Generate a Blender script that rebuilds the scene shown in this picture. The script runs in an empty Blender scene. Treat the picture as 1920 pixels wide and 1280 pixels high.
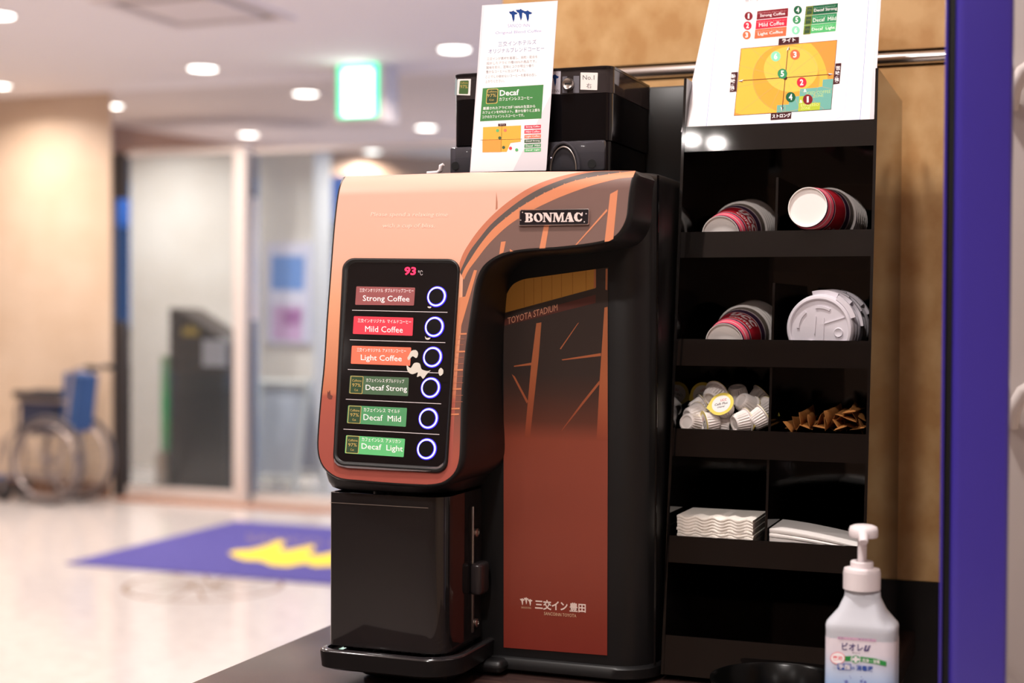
import bpy, bmesh, math, random
from math import sin, cos, pi, radians, atan2, sqrt
from mathutils import Vector as V, Matrix, geometry
random.seed(7)
S = bpy.context.scene
C = S.collection
# ------------------------------------------------------------------ camera
FPX = 2750.0
yaw, pit, rol = radians(20.9), radians(1.146), .0048
CAM = V((0, 0, 1.28))
F = V((-sin(yaw)*cos(pit), cos(yaw)*cos(pit), -sin(pit)))
R0 = V((cos(yaw), sin(yaw), 0)); U0 = V((-sin(yaw)*sin(pit), cos(yaw)*sin(pit), cos(pit)))
RR = R0*cos(rol)+U0*sin(rol); UU = -R0*sin(rol)+U0*cos(rol)
cd = bpy.data.cameras.new('camera'); cam = bpy.data.objects.new('camera', cd); C.objects.link(cam)
cd.sensor_width = 36; cd.lens = FPX/1920*36; cd.clip_start = .05; cd.clip_end = 200
m = Matrix((RR, UU, -F)).transposed().to_4x4(); m.translation = CAM; cam.matrix_world = m
cd.dof.use_dof = True; cd.dof.focus_distance = 1.765; cd.dof.aperture_fstop = 2.9
S.camera = cam
# ------------------------------------------------------------------ world, exposure
S.view_settings.view_transform = 'Standard'; S.view_settings.look = 'None'
S.view_settings.gamma = 1; S.view_settings.use_curve_mapping = False
S.view_settings.exposure = 0.0
S.cycles.use_denoising = True
S.cycles.max_bounces = 8; S.cycles.diffuse_bounces = 4; S.cycles.transparent_max_bounces = 12
S.cycles.sample_clamp_indirect = 6; S.cycles.caustics_reflective = False; S.cycles.caustics_refractive = False
W = bpy.data.worlds.new('world'); S.world = W; W.use_nodes = True
bg = W.node_tree.nodes['Background']; bg.inputs[0].default_value = (.30, .50, .95, 1); bg.inputs[1].default_value = 1.5
LAMP_W = 29.0          # power of one ceiling downlight
LAMP_COL = (1.0, .925, .88)
# ------------------------------------------------------------------ pixel -> place
def ray(px, py): return F+RR*((px-960)/FPX)-UU*((py-640)/FPX)
def P(px, py, X=None, Y=None, Z=None):
    d = ray(px, py)
    t = (X-CAM.x)/d.x if X is not None else (Y-CAM.y)/d.y if Y is not None else (Z-CAM.z)/d.z
    return CAM+d*t
# ------------------------------------------------------------------ materials
def lin(c): return tuple(((x/255)/12.92 if x/255 <= .04045 else ((x/255+.055)/1.055)**2.4) for x in c[:3])+(1,)
MC = {}
def mat(name, col, rough=.5, metal=0, emit=None, es=0, alpha=1, trans=0, ior=1.45, coat=0, spec=.5, noise=None):
    if name in MC: return MC[name]
    mt = bpy.data.materials.new(name); mt.use_nodes = True; nt = mt.node_tree; b = nt.nodes['Principled BSDF']
    b.inputs['Base Color'].default_value = lin(col); b.inputs['Roughness'].default_value = rough
    b.inputs['Metallic'].default_value = metal; b.inputs['IOR'].default_value = ior
    b.inputs['Transmission Weight'].default_value = trans; b.inputs['Alpha'].default_value = alpha
    if any(w in name for w in ('field_', 'zone_', 'chart_', 'ink', 'badge', 'gold', 'navy_print', 'leaflet')): rough, spec = .8, .15
    b.inputs['Roughness'].default_value = rough; b.inputs['Coat Weight'].default_value = coat; b.inputs['Specular IOR Level'].default_value = spec
    if emit: b.inputs['Emission Color'].default_value = lin(emit); b.inputs['Emission Strength'].default_value = es
    if noise:                       # (scale, second colour, bump, stretch xyz)
        sc, c2, bump, st = noise
        tc = nt.nodes.new('ShaderNodeTexCoord'); mp = nt.nodes.new('ShaderNodeMapping'); mp.inputs['Scale'].default_value = st
        n = nt.nodes.new('ShaderNodeTexNoise'); n.inputs['Scale'].default_value = sc; n.inputs['Detail'].default_value = 5
        r = nt.nodes.new('ShaderNodeValToRGB'); r.color_ramp.elements[0].position = .35; r.color_ramp.elements[1].position = .65
        r.color_ramp.elements[0].color = lin(col); r.color_ramp.elements[1].color = lin(c2)
        nt.links.new(tc.outputs['Object'], mp.inputs[0]); nt.links.new(mp.outputs[0], n.inputs[0])
        nt.links.new(n.outputs[0], r.inputs[0]); nt.links.new(r.outputs[0], b.inputs['Base Color'])
        if bump:
            bp = nt.nodes.new('ShaderNodeBump'); bp.inputs['Strength'].default_value = bump; bp.inputs['Distance'].default_value = .001
            nt.links.new(n.outputs[0], bp.inputs['Height']); nt.links.new(bp.outputs[0], b.inputs['Normal'])
    MC[name] = mt; return mt
def ramp_mat(name, stops, rough=.4, z0=0, coat=0, axis='Z'):
    """printed colour gradient along the object's own height; stops = [(z, colour)]"""
    mt = mat(name, (128,)*3, rough, coat=coat); nt = mt.node_tree; b = nt.nodes['Principled BSDF']
    tc = nt.nodes.new('ShaderNodeTexCoord'); sp = nt.nodes.new('ShaderNodeSeparateXYZ'); mr = nt.nodes.new('ShaderNodeMapRange')
    r = nt.nodes.new('ShaderNodeValToRGB'); zs = [s[0]-z0 for s in stops]; a, e = min(zs), max(zs)
    mr.inputs['From Min'].default_value = a; mr.inputs['From Max'].default_value = e
    el = r.color_ramp.elements
    srt = sorted(zip(zs, [s[1] for s in stops]))
    el[0].position = 0; el[0].color = lin(srt[0][1]); el[1].position = 1; el[1].color = lin(srt[-1][1])
    for z, c in srt[1:-1]:
        q = el.new((z-a)/(e-a)); q.color = lin(c)
    nt.links.new(tc.outputs['Object'], sp.inputs[0]); nt.links.new(sp.outputs[axis], mr.inputs['Value'])
    nt.links.new(mr.outputs[0], r.inputs[0]); nt.links.new(r.outputs[0], b.inputs['Base Color'])
    return mt
def clear_mat(name, tint, gloss_rough=.04, opacity=.25, ior=1.45):
    """thin clear plastic: tinted see-through + Fresnel gloss"""
    if name in MC: return MC[name]
    mt = bpy.data.materials.new(name); mt.use_nodes = True; nt = mt.node_tree; nt.nodes.clear()
    o = nt.nodes.new('ShaderNodeOutputMaterial'); tr = nt.nodes.new('ShaderNodeBsdfTransparent'); tr.inputs[0].default_value = lin(tint)
    df = nt.nodes.new('ShaderNodeBsdfDiffuse'); df.inputs[0].default_value = lin(tint)
    gl = nt.nodes.new('ShaderNodeBsdfGlossy'); gl.inputs['Roughness'].default_value = gloss_rough
    m1 = nt.nodes.new('ShaderNodeMixShader'); m1.inputs[0].default_value = opacity
    fr = nt.nodes.new('ShaderNodeFresnel'); fr.inputs[0].default_value = ior; m2 = nt.nodes.new('ShaderNodeMixShader')
    nt.links.new(tr.outputs[0], m1.inputs[1]); nt.links.new(df.outputs[0], m1.inputs[2])
    nt.links.new(fr.outputs[0], m2.inputs[0]); nt.links.new(m1.outputs[0], m2.inputs[1]); nt.links.new(gl.outputs[0], m2.inputs[2])
    nt.links.new(m2.outputs[0], o.inputs[0]); MC[name] = mt; return mt
# ------------------------------------------------------------------ mesh builder
class MB:
    def __init__(s): s.v = []; s.f = []; s.m = []; s.mats = []
    def mi(s, m):
        if m not in s.mats: s.mats.append(m)
        return s.mats.index(m)
    def add(s, vs, fs, m=None):
        o = len(s.v); s.v += [V(p) for p in vs]; s.f += [tuple(i+o for i in f) for f in fs]
        s.m += [s.mi(m) if m else 0]*len(fs); return s
    def box(s, x0, x1, y0, y1, z0, z1, r=0, seg=2, M=None, m=None):
        x0, x1 = sorted((x0, x1)); y0, y1 = sorted((y0, y1)); z0, z1 = sorted((z0, z1))
        bm = bmesh.new(); bmesh.ops.create_cube(bm, size=1)
        for v in bm.verts: v.co = V(((x0+x1)/2+v.co.x*(x1-x0), (y0+y1)/2+v.co.y*(y1-y0), (z0+z1)/2+v.co.z*(z1-z0)))
        if r: bmesh.ops.bevel(bm, geom=bm.edges[:], offset=min(r, .49*min(x1-x0, y1-y0, z1-z0)), segments=seg, affect='EDGES', profile=.5)
        return s.bm(bm, M, m)
    def bm(s, bm, M=None, m=None):
        bm.verts.index_update(); vs = [M@v.co if M else v.co.copy() for v in bm.verts]
        s.add(vs, [tuple(v.index for v in f.verts) for f in bm.faces], m); bm.free(); return s
    def rings(s, rs, closed=True, cap0=False, cap1=False, m=None, M=None):
        n = len(rs[0]); vs = [M@V(p) if M else V(p) for r in rs for p in r]; fs = []
        for i in range(len(rs)-1):
            for j in range(n if closed else n-1):
                k = (j+1) % n; fs.append((i*n+j, i*n+k, (i+1)*n+k, (i+1)*n+j))
        if cap0: fs.append(tuple(range(n))[::-1])
        if cap1: fs.append(tuple((len(rs)-1)*n+j for j in range(n)))
        return s.add(vs, fs, m)
    def lathe(s, prof, n=32, M=None, m=None, cap0=True, cap1=True):
        return s.rings([[(r*cos(2*pi*j/n), r*sin(2*pi*j/n), z) for j in range(n)] for r, z in prof], True, cap0, cap1, m, M)
    def tube(s, pts, r, n=10, m=None, caps=True):
        pts = [V(p) for p in pts]; rs = []; up = None
        for i, p in enumerate(pts):
            t = (pts[min(i+1, len(pts)-1)]-pts[max(i-1, 0)]).normalized()
            if up is None: up = t.orthogonal().normalized()
            up = (up-t*up.dot(t)).normalized(); w = t.cross(up)
            rr = r[i] if isinstance(r, (list, tuple)) else r
            rs.append([p+up*rr*cos(2*pi*j/n)+w*rr*sin(2*pi*j/n) for j in range(n)])
        return s.rings(rs, True, caps, caps, m)
    def prism(s, pts, d, m=None):
        """flat polygon pts (3D) extruded by vector d"""
        n = len(pts); a = [V(p) for p in pts]; b = [p+V(d) for p in a]
        tri = geometry.tessellate_polygon([a])
        fs = [tuple(t) for t in tri]+[tuple(i+n for i in t[::-1]) for t in tri]+[(i, (i+1) % n, (i+1) % n+n, i+n) for i in range(n)]
        s.add(a+b, fs, m); s._fix = True; return s
    def build(s, name, m=None, parent=None, smooth=40, base=None):
        me = bpy.data.meshes.new(name); o0 = V(base) if base is not None else (parent_loc(parent) if parent else V((0, 0, 0)))
        me.from_pydata([v-o0 for v in s.v], [], s.f)
        ms = s.mats or []
        if m and not s.mats: me.materials.append(m)
        for q in ms: me.materials.append(q)
        if ms: me.polygons.foreach_set('material_index', s.m)
        if getattr(s, '_fix', False):
            bm = bmesh.new(); bm.from_mesh(me); bmesh.ops.recalc_face_normals(bm, faces=bm.faces); bm.to_mesh(me); bm.free()
        if smooth:
            me.shade_smooth(); me.set_sharp_from_angle(angle=radians(smooth))
        me.update()
        o = bpy.data.objects.new(name, me); C.objects.link(o)
        if parent: o.parent = parent
        if base is not None and not parent: o.location = base
        return o
def parent_loc(o):
    p = V((0, 0, 0))
    while o: p += V(o.location); o = o.parent
    return p
def thing(name, label, cat, loc=(0, 0, 0), group=None):
    o = bpy.data.objects.new(name, None); C.objects.link(o); o.location = loc; o.empty_display_size = .05
    return tag(o, label, cat, group)
def tag(o, label, cat, group=None):
    o['label'] = label; o['category'] = cat
    if group: o['group'] = group
    return o
def struct(o, label=None):
    o['kind'] = 'structure'
    if label: o['label'] = label
    return o
def copy_tree(o, label, loc=None, rot=None):
    c = o.copy(); C.objects.link(c); c['label'] = label
    for ch in o.children:
        d = ch.copy(); C.objects.link(d); d.parent = c
        for g in ch.children:
            e = g.copy(); C.objects.link(e); e.parent = d
    if loc is not None: c.location = loc
    if rot is not None: c.rotation_euler = rot
    return c
# ------------------------------------------------------------------ flat print: shapes and lettering laid on a surface
def plane_hit(p0, n):
    p0, n = V(p0), V(n).normalized()
    if n.dot(F) > 0: n = -n
    def h(px, py, off=0):
        d = ray(px, py); t = (p0-CAM).dot(n)/d.dot(n); return CAM+d*t+n*off
    return h
def prof_hit(prof):
    """surface with constant section along X; prof = [(Y, Z)...] from the top down"""
    def h(px, py, off=0):
        d = ray(px, py); best = None; n = len(prof)
        for i in range(n-1):
            (ya, za), (yb, zb) = prof[i], prof[i+1]
            nx, nz = (za-zb), -(ya-yb)      # normal in (Y,Z)
            nn = V((0, -(za-zb), (ya-yb))); nn = -nn if nn.dot(F) > 0 else nn; nn.normalize()
            den = d.dot(nn)
            if abs(den) < 1e-9: continue
            t = (V((0, ya, za))-CAM).dot(nn)/den; p = CAM+d*t
            e = 1e-6
            lo, hi = min(za, zb)-e, max(za, zb)+e
            if i == n-2: lo -= 1
            if lo <= p.z <= hi and (best is None or t < best[0]): best = (t, p+nn*off)
        if best is None:
            ya, za = prof[0]; t = (ya-CAM.y)/d.y; q = CAM+d*t; q.z = za+off; best = (t, q)
        return best[1]
    return h
_tc = {}
def glyphs(s, off=0, shear=0):
    off = 0 if 'M' in s else off; k = (s, off, shear)
    if k not in _tc:
        cu = bpy.data.curves.new('lettering', 'FONT'); cu.body = s; cu.resolution_u = 2; cu.offset = off; cu.shear = shear
        o = bpy.data.objects.new('lettering', cu); me = o.to_mesh()
        vs = [v.co.copy() for v in me.vertices]; fs = [tuple(p.vertices) for p in me.polygons]
        o.to_mesh_clear(); bpy.data.objects.remove(o); bpy.data.curves.remove(cu)
        x0, x1 = min(v.x for v in vs), max(v.x for v in vs); y0, y1 = min(v.y for v in vs), max(v.y for v in vs)
        _tc[k] = ([((v.x-x0)/(x1-x0), (v.y-y0)/(y1-y0)) for v in vs], fs)
    return _tc[k]
class Print:
    def __init__(s, hit, tf=lambda x, y: (x, y), base=.00012, step=.000006, cuts=()):
        s.h = hit; s.tf = tf; s.o = base; s.st = step; s.mb = MB(); s.cuts = cuts
    def up(s): s.o += s.st
    def tris(s, pts2, fs, m):          # pts2 already photo px
        if s.cuts:
            bm = bmesh.new(); vs = [bm.verts.new((p[0], p[1], 0)) for p in pts2]
            for f in fs:
                try: bm.faces.new([vs[i] for i in f])
                except ValueError: pass
            ylo, yhi = min(p[1] for p in pts2)-12, max(p[1] for p in pts2)+12
            for c in [c for c in s.cuts if ylo < c < yhi]: bmesh.ops.bisect_plane(bm, geom=bm.verts[:]+bm.edges[:]+bm.faces[:], plane_co=(900, c, 0), plane_no=(-(c-VPY)/(900-VPX), 1, 0))
            bmesh.ops.triangulate(bm, faces=bm.faces[:]); bm.verts.index_update()
            pts2 = [(v.co.x, v.co.y) for v in bm.verts]; fs = [tuple(v.index for v in f.verts) for f in bm.faces]; bm.free()
        vs = [s.h(p[0], p[1], s.o) for p in pts2]; out = []
        for f in fs:
            a, b, c = [vs[i] for i in f[:3]]
            out.append(f if (b-a).cross(c-a).dot(a-CAM) < 0 else tuple(f[::-1]))
        s.mb.add(vs, out, m)
    def poly(s, pts, m, holes=()):
        L = [[V((*s.tf(*p), 0)) for p in pts]]+[[V((*s.tf(*p), 0)) for p in h] for h in holes]
        fl = [p for l in L for p in l]; s.tris([(p.x, p.y) for p in fl], [tuple(t) for t in geometry.tessellate_polygon(L)], m); s.up()
    def line(s, pts, w, m, closed=False):
        pts = [V(p) for p in pts]; n = len(pts); a, b = [], []
        for i in range(n):
            p0 = pts[i-1] if (i or closed) else pts[0]; p1 = pts[(i+1) % n] if (i < n-1 or closed) else pts[-1]
            t = (p1-p0); t = t.normalized() if t.length else V((1, 0)); q = V((-t.y, t.x))*w/2; a.append(pts[i]+q); b.append(pts[i]-q)
        k = n if closed else n-1
        vs = [s.tf(*p) for p in a+b]; fs = []
        for i in range(k):
            j = (i+1) % n; fs += [(i, j, n+j), (i, n+j, n+i)]
        s.tris(vs, fs, m); s.up()
    def disc(s, x, y, rx, ry, m, n=28, rot=0):
        s.poly([(x+rx*cos(t)*cos(rot)-ry*sin(t)*sin(rot), y+rx*cos(t)*sin(rot)+ry*sin(t)*cos(rot)) for t in [2*pi*i/n for i in range(n)]], m)
    def ring(s, x, y, r, w, m, n=32, ry=None):
        ry = ry or r; s.line([(x+r*cos(2*pi*i/n), y+ry*sin(2*pi*i/n)) for i in range(n)], w, m, True)
    def txt(s, t, x0, y0, x1, y1, h, m, off=0, shear=0, up=None):
        """text box: lower-left (x0,y0), lower-right (x1,y1), height h (px); up = direction of 'up'"""
        ps, fs = glyphs(t, off, shear); u = up or (0, -1)
        vs = [s.tf(x0+(x1-x0)*a+u[0]*h*b, y0+(y1-y0)*a+u[1]*h*b) for a, b in ps]; s.tris(vs, fs, m); s.up()
    def build(s, name, parent): return s.mb.build(name, None, parent, smooth=60 if s.cuts else 0)
def rquad(tl, tr, br, bl, r, n=6):
    """rounded quadrilateral in pixels"""
    q = [V(tl), V(tr), V(br), V(bl)]; out = []
    for i in range(4):
        p, a, b = q[i], q[i-1], q[(i+1) % 4]
        rr = r[i] if isinstance(r, (list, tuple)) else r
        s0 = p+(a-p).normalized()*rr; s1 = p+(b-p).normalized()*rr
        if rr == 0: out.append(tuple(p)); continue
        for k in range(n+1):
            t = k/n; w = .9   # close to a circle
            c0 = s0+(p-s0)*.55; c1 = s1+(p-s1)*.55
            o = s0*(1-t)**3+c0*3*t*(1-t)**2+c1*3*t*t*(1-t)+s1*t**3; out.append(tuple(o))
    return out
def spline(pts, n=6, closed=False):
    P_ = [V(p) for p in pts]; N = len(P_); out = []
    for i in range(N if closed else N-1):
        p1, p2 = P_[i], P_[(i+1) % N]; p0 = P_[i-1] if (i or closed) else p1; p3 = P_[(i+2) % N] if (i+2 < N or closed) else p2
        for k in range(n):
            t = k/n; out.append(.5*((2*p1)+(p2-p0)*t+(2*p0-5*p1+4*p2-p3)*t*t+(-p0+3*p1-3*p2+p3)*t**3))
    if not closed: out.append(P_[-1])
    return out
def offset2(pts, d):
    """grow a closed 2-D polygon outwards by d"""
    p = [V(q) for q in pts]; n = len(p); area = sum(p[i].x*p[(i+1) % n].y-p[(i+1) % n].x*p[i].y for i in range(n)); sg = 1 if area > 0 else -1; out = []
    for i in range(n):
        t = (p[(i+1) % n]-p[i-1]).normalized(); out.append(p[i]+V((t.y, -t.x))*d*sg)
    return out
# ------------------------------------------------------------------ common materials
black = mat('black_matte_plastic', (19, 18, 19), .42)
blackg = mat('black_gloss_plastic', (10, 9, 10), .08)
acryl = mat('black_acrylic', (18, 15, 14), .045, spec=.7)
white = mat('white_print', (246, 240, 241), .7, spec=.2)
pwhite = mat('white_plastic', (238, 228, 230), .35)
chrome = mat('chrome', (236, 232, 230), .2, 1)
steel = mat('brushed_steel', (190, 182, 176), .28, 1)
rubber = mat('dark_rubber', (22, 21, 22), .6)
navy = mat('navy_print', (30, 62, 125), .5)
ink = mat('grey_ink', (95, 88, 92), .5)
# ================================================================== SETTING
floor_m = mat('cream_polished_terrazzo', (200, 189, 182), .13, noise=(14, (211, 200, 193), 0, (1, 1, 1)))
ceil_m = mat('ceiling_paint', (244, 236, 233), .8)
stone = mat('cream_stone_wall', (212, 184, 156), .45, noise=(3, (220, 194, 168), 0, (1, 1, 1)))
maple = mat('maple_veneer', (202, 153, 98), .36, noise=(24, (224, 182, 128), .10, (1.0, 1, .8)))
trim_m = mat('brown_floor_trim', (172, 120, 92), .4)
XL, XR, YB, YF = -13.0, 2.2, -4.5, 15.0
struct(MB().box(XL, XR, YB, YF+14, -.1, 0).build('floor', floor_m, smooth=0), 'polished cream terrazzo floor')
struct(MB().box(XL, XR, YB, 8.36, 2.76, 2.9).build('ceiling', ceil_m, smooth=0), 'white painted ceiling with round downlights')
struct(MB().box(XL, XR, 8.37, 15.0, 2.83, 2.97).build('ceiling', mat('entrance_ceiling_paint', (222, 208, 200), .8), smooth=0), 'ceiling of the entrance beyond the lobby')
struct(MB().box(XL, P(207, 600, Y=8.36).x, 8.36, 8.385, 0, 2.9).build('wall_left', stone, smooth=0), 'cream stone-faced wall beside the entrance')
struct(MB().box(XL-.2, XL, YB, 8.5, 0, 2.9).build('wall_side', stone, smooth=0))
struct(MB().box(XL, XR, YB-.2, YB, 0, 2.9).build('wall_rear', mat('rear_wall_paint', (150, 128, 112), .7), smooth=0))
struct(MB().box(XR, XR+.2, YB, 2.35, 0, 2.9).build('wall_right', stone, smooth=0))
# maple wall behind the counter: upper and lower boards with the rail between
wall_b = struct(MB().box(-.84, XR, 2.165, 2.35, 0, 2.76).build('wall_back', maple, smooth=0), 'bird-eye maple veneer wall behind the counter')
zr = P(1500, 120, Y=2.15).z
struct(MB().tube([(-.84+.76*0+.0, 2.152, zr), (XR, 2.152, zr)], .0095, 16).build('trim_1', chrome), 'polished steel rail across the maple wall')
for (a, b) in ((.9, zr-.012), (zr+.012, 2.755)):       # veneer boards, one above and one below the rail
    for (x0, x1) in ((-.84, .36), (.364, 1.5)):
        MB().box(x0, x1, 2.150, 2.166, a, b, .001, 1).build('wall_panel', maple, wall_b)
struct(MB().box(-6.03, XR, 8.26, 8.42, 0, .012).build('trim_2', trim_m, smooth=0), 'brown threshold strip at the entrance')
struct(MB().box(XL, P(207, 600, Y=8.36).x, 8.335, 8.36, 0, .10).build('baseboard_left', mat('brown_baseboard', (120, 84, 62), .5), smooth=0))
# oblique fascia above the entrance
fa = P(208, 214, Z=2.83); fb = P(455, 276, Z=2.83); fc = P(900, 300, Z=2.83)
mb = MB()
mb.prism([(fa.x-.6, fa.y-.7, 2.45), (fa.x-.6, fa.y-.7, 2.83), (fb.x, fb.y, 2.83), (fb.x, fb.y, 2.45)], (.05, .12, 0))
mb.prism([(fb.x, fb.y, 2.60), (fb.x, fb.y, 2.83), (fc.x, fc.y, 2.83), (fc.x, fc.y, 2.60)], (.0, .12, 0))
struct(mb.build('trim_3', mat('walnut_fascia', (168, 132, 108), .5), smooth=0), 'brown timber fascia above the entrance')
# stone walls of the entrance seen through the glass
gstone = mat('grey_stone_wall', (226, 216, 206), .5, noise=(2, (234, 226, 218), 0, (1, 1, 1)))
def xat(px, Y): return P(px, 600, Y=Y).x
for k, (a, b, Y) in enumerate(((243, 452, 10.2), (474, 588, 10.6))):
    struct(MB().box(xat(a, Y), xat(b, Y), Y, Y+.3, 0, 2.6).build('wall_entrance', gstone, smooth=0), 'pale stone wall panel behind the entrance glass, %s' % ('left one behind the dark stand' if k == 0 else 'right one behind the white frame sign'))
# glazed entrance front
alu = mat('white_aluminium', (214, 200, 190), .4); dalu = mat('dark_aluminium', (62, 58, 58), .45)
glassm = clear_mat('entrance_glass', (238, 244, 246), .01, .03)
GY = 8.46
def post(px0, px1, z0, z1, m, parent, name='mullion', Y=GY, d=.06):
    MB().box(xat(px0, Y), xat(px1, Y), Y, Y+d, z0, z1, .004, 1).build(name, m, parent)
w1 = struct(MB().box(xat(240, GY), xat(437, GY), GY+.02, GY+.03, .06, 2.33).build('window_1', glassm, smooth=0), 'large glass pane of the entrance front')
post(206, 211, 0, 2.36, dalu, w1); post(211, 236, 0, P(220, 602, Y=GY).z, dalu, w1, 'side_panel'); post(211, 236, P(220, 372, Y=GY).z, 2.36, dalu, w1, 'side_panel'); post(437, 459, 0, 2.36, alu, w1)
post(236, 437, .0, .075, alu, w1, 'bottom_rail'); post(236, 437, 2.33, 2.36, alu, w1, 'head_rail')
d1 = struct(MB().box(xat(478, GY+.1), xat(900, GY+.1), GY+.12, GY+.13, .06, 2.33).build('door_1', glassm, smooth=0), 'sliding glass entrance door')
post(459, 462, 0, 2.3, mat('door_edge_grey', (120, 118, 122), .4), d1, 'door_stile', GY+.1); post(462, 475, 0, P(466, 600, Y=GY+.1).z, MC['door_edge_grey'], d1, 'door_stile', GY+.1); post(462, 475, P(466, 370, Y=GY+.1).z, 2.33, MC['door_edge_grey'], d1, 'door_stile', GY+.1); post(474, 900, 0, .05, alu, d1, 'bottom_rail', GY+.1); post(474, 900, 2.33, 2.36, alu, d1, 'head_rail', GY+.1)
# ------------------------------------------------------------------ ceiling downlights
lens_m = mat('lamp_diffuser', (255, 250, 244), .5, emit=(255, 249, 240), es=9)
ringm = mat('lamp_ring', (235, 228, 222), .4)
def downlight(x, y, z, label, w=LAMP_W, r=1.0):
    t = thing('ceiling_downlight', label, 'ceiling light', (x, y, z), 'round ceiling downlights')
    M = Matrix.Translation((x, y, z))@Matrix.Diagonal((r, r, 1, 1))
    MB().lathe([(.083, -.001), (.105, -.001), (.108, -.006), (.100, -.010), (.083, -.004), (.083, -.001)], 32, M, cap0=False, cap1=False).build('trim_ring', ringm, t)
    MB().lathe([(.0, -.003), (.084, -.003)], 32, M, cap0=False, cap1=False).build('diffuser', lens_m, t)
    l = bpy.data.lights.new('lamp', 'AREA'); l.shape = 'DISK'; l.size = .16*r; l.energy = w; l.color = LAMP_COL; l.spread = radians(150)
    o = bpy.data.objects.new('lamp', l); C.objects.link(o); o.parent = t; o.location = (0, 0, -.014)
seen = [((852, 92), 2.76, 'round downlight nearest the coffee machine, right of the exit sign'), ((380, 128), 2.76, 'round downlight below the square ceiling grille'),
        ((209, 198), 2.83, 'round downlight at the corner of the cream wall'), ((573, 175), 2.83, 'round downlight just left of the exit sign'),
        ((466, 252), 2.83, 'round downlight above the white door post'), ((698, 284), 2.83, 'farthest small downlight under the exit sign'),
        ((799, 239), 2.83, 'round downlight at the lower right of the exit sign'), ((-6, 28), 2.76, 'upper of two downlights cut by the left picture edge'), ((-6, 160), 2.76, 'lower of two downlights cut by the left picture edge')]
for p, z, lb in seen:
    q = P(*p, Z=z); downlight(q.x, q.y, z, lb, 36 if z > 2.8 else 13 if p == (-6, 160) else LAMP_W)
for k, (x, y, w) in enumerate(((-1.9, .7, 13), (-.62, 1.30, 17), (-.35, -.15, 31), (-3.2, -2.4, 20), (.9, -2.2, 14), (-2.6, 3.0, 36), (-1.6, 4.8, 32), (-4.3, 4.6, 36), (-6.5, 7.35, 17), (-8.2, 6.4, 26), (-4.4, 1.2, 32))):
    downlight(x, y, 2.76, ['round downlight over the front of the coffee counter', 'round downlight over the rear of the counter close to the maple wall', 'round downlight over the place where one stands at the machine', 'round downlight behind the viewer, left', 'round downlight behind the viewer, right',
        'round downlight between counter and lobby', 'round downlight in the middle of the lobby ceiling', 'round downlight over the polished lobby floor', 'round downlight above the wheelchair', 'round downlight washing the cream wall', 'round downlight left of the counter'][k], w)
downlight(-1.302, -1.375, 2.76, 'small spotlight of a close pair behind the viewer, nearer the lobby', 4, .3)
downlight(-1.218, -1.42, 2.76, 'small spotlight of a close pair behind the viewer, nearer the counter', 4, .3)
# square ceiling grille
q = [P(222, 8, Z=2.755), P(345, 43, Z=2.755), P(505, 28, Z=2.755), P(396, -8, Z=2.755)]
cx = sum((p for p in q), V((0, 0, 0)))/4
t = thing('ceiling_vent', 'square white air vent flush in the lobby ceiling', 'vent', (cx.x, cx.y, 2.76))
hw = .36; vm = mat('vent_paint', (228, 216, 211), .7); vd = mat('vent_slot', (176, 164, 158), .7)
mb = MB()
for a, b, c2, d2 in ((-hw, hw, -hw, -hw+.05), (-hw, hw, hw-.05, hw), (-hw, -hw+.05, -hw+.05, hw-.05), (hw-.05, hw, -hw+.05, hw-.05)): mb.box(cx.x+a, cx.x+b, cx.y+c2, cx.y+d2, 2.748, 2.762)
mb.build('vent_frame', vm, t, smooth=0)
for k in range(4):
    a = pi/2*k; M = Matrix.Translation((cx.x, cx.y, 0))@Matrix.Rotation(a, 4, 'Z'); MB().box(-.27, .27, .25, .295, 2.752, 2.76, M=M).build('vent_slot', vd, t, smooth=0)
MB().box(cx.x-.235, cx.x+.235, cx.y-.235, cx.y+.235, 2.746, 2.76).build('vent_panel', vm, t, smooth=0)
# exit sign hung from the ceiling
a = P(634, 124, Y=7.9); b = P(708, 217, Y=7.9); fx0, fx1, fz1, fz0 = a.x, b.x, a.z, b.z
t = thing('exit_sign', 'lit exit sign box with green border hanging from the lobby ceiling', 'sign', ((fx0+fx1)/2, 8.0, fz1))
MB().box(fx0-.035, fx1+.035, 7.91, 8.12, fz0-.03, fz1+.045, .008).build('housing', mat('sign_housing', (225, 212, 205), .5), t)
MB().box(fx0, fx1, 7.895, 7.91, fz0, fz1, .004, 1).build('lit_panel', mat('sign_green', (40, 210, 150), .4, emit=(70, 255, 190), es=1.6), t)
MB().box(fx0+.04, fx1-.035, 7.890, 7.897, fz0+.01, fz1-.03, .002, 1).build('pictogram_field', mat('sign_white', (255, 255, 255), .4, emit=(245, 255, 252), es=4.5), t)
MB().tube([((fx0+fx1)/2, 8.0, fz1+.04), ((fx0+fx1)/2, 8.0, 2.76)], .012).build('hanger', alu, t)
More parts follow.
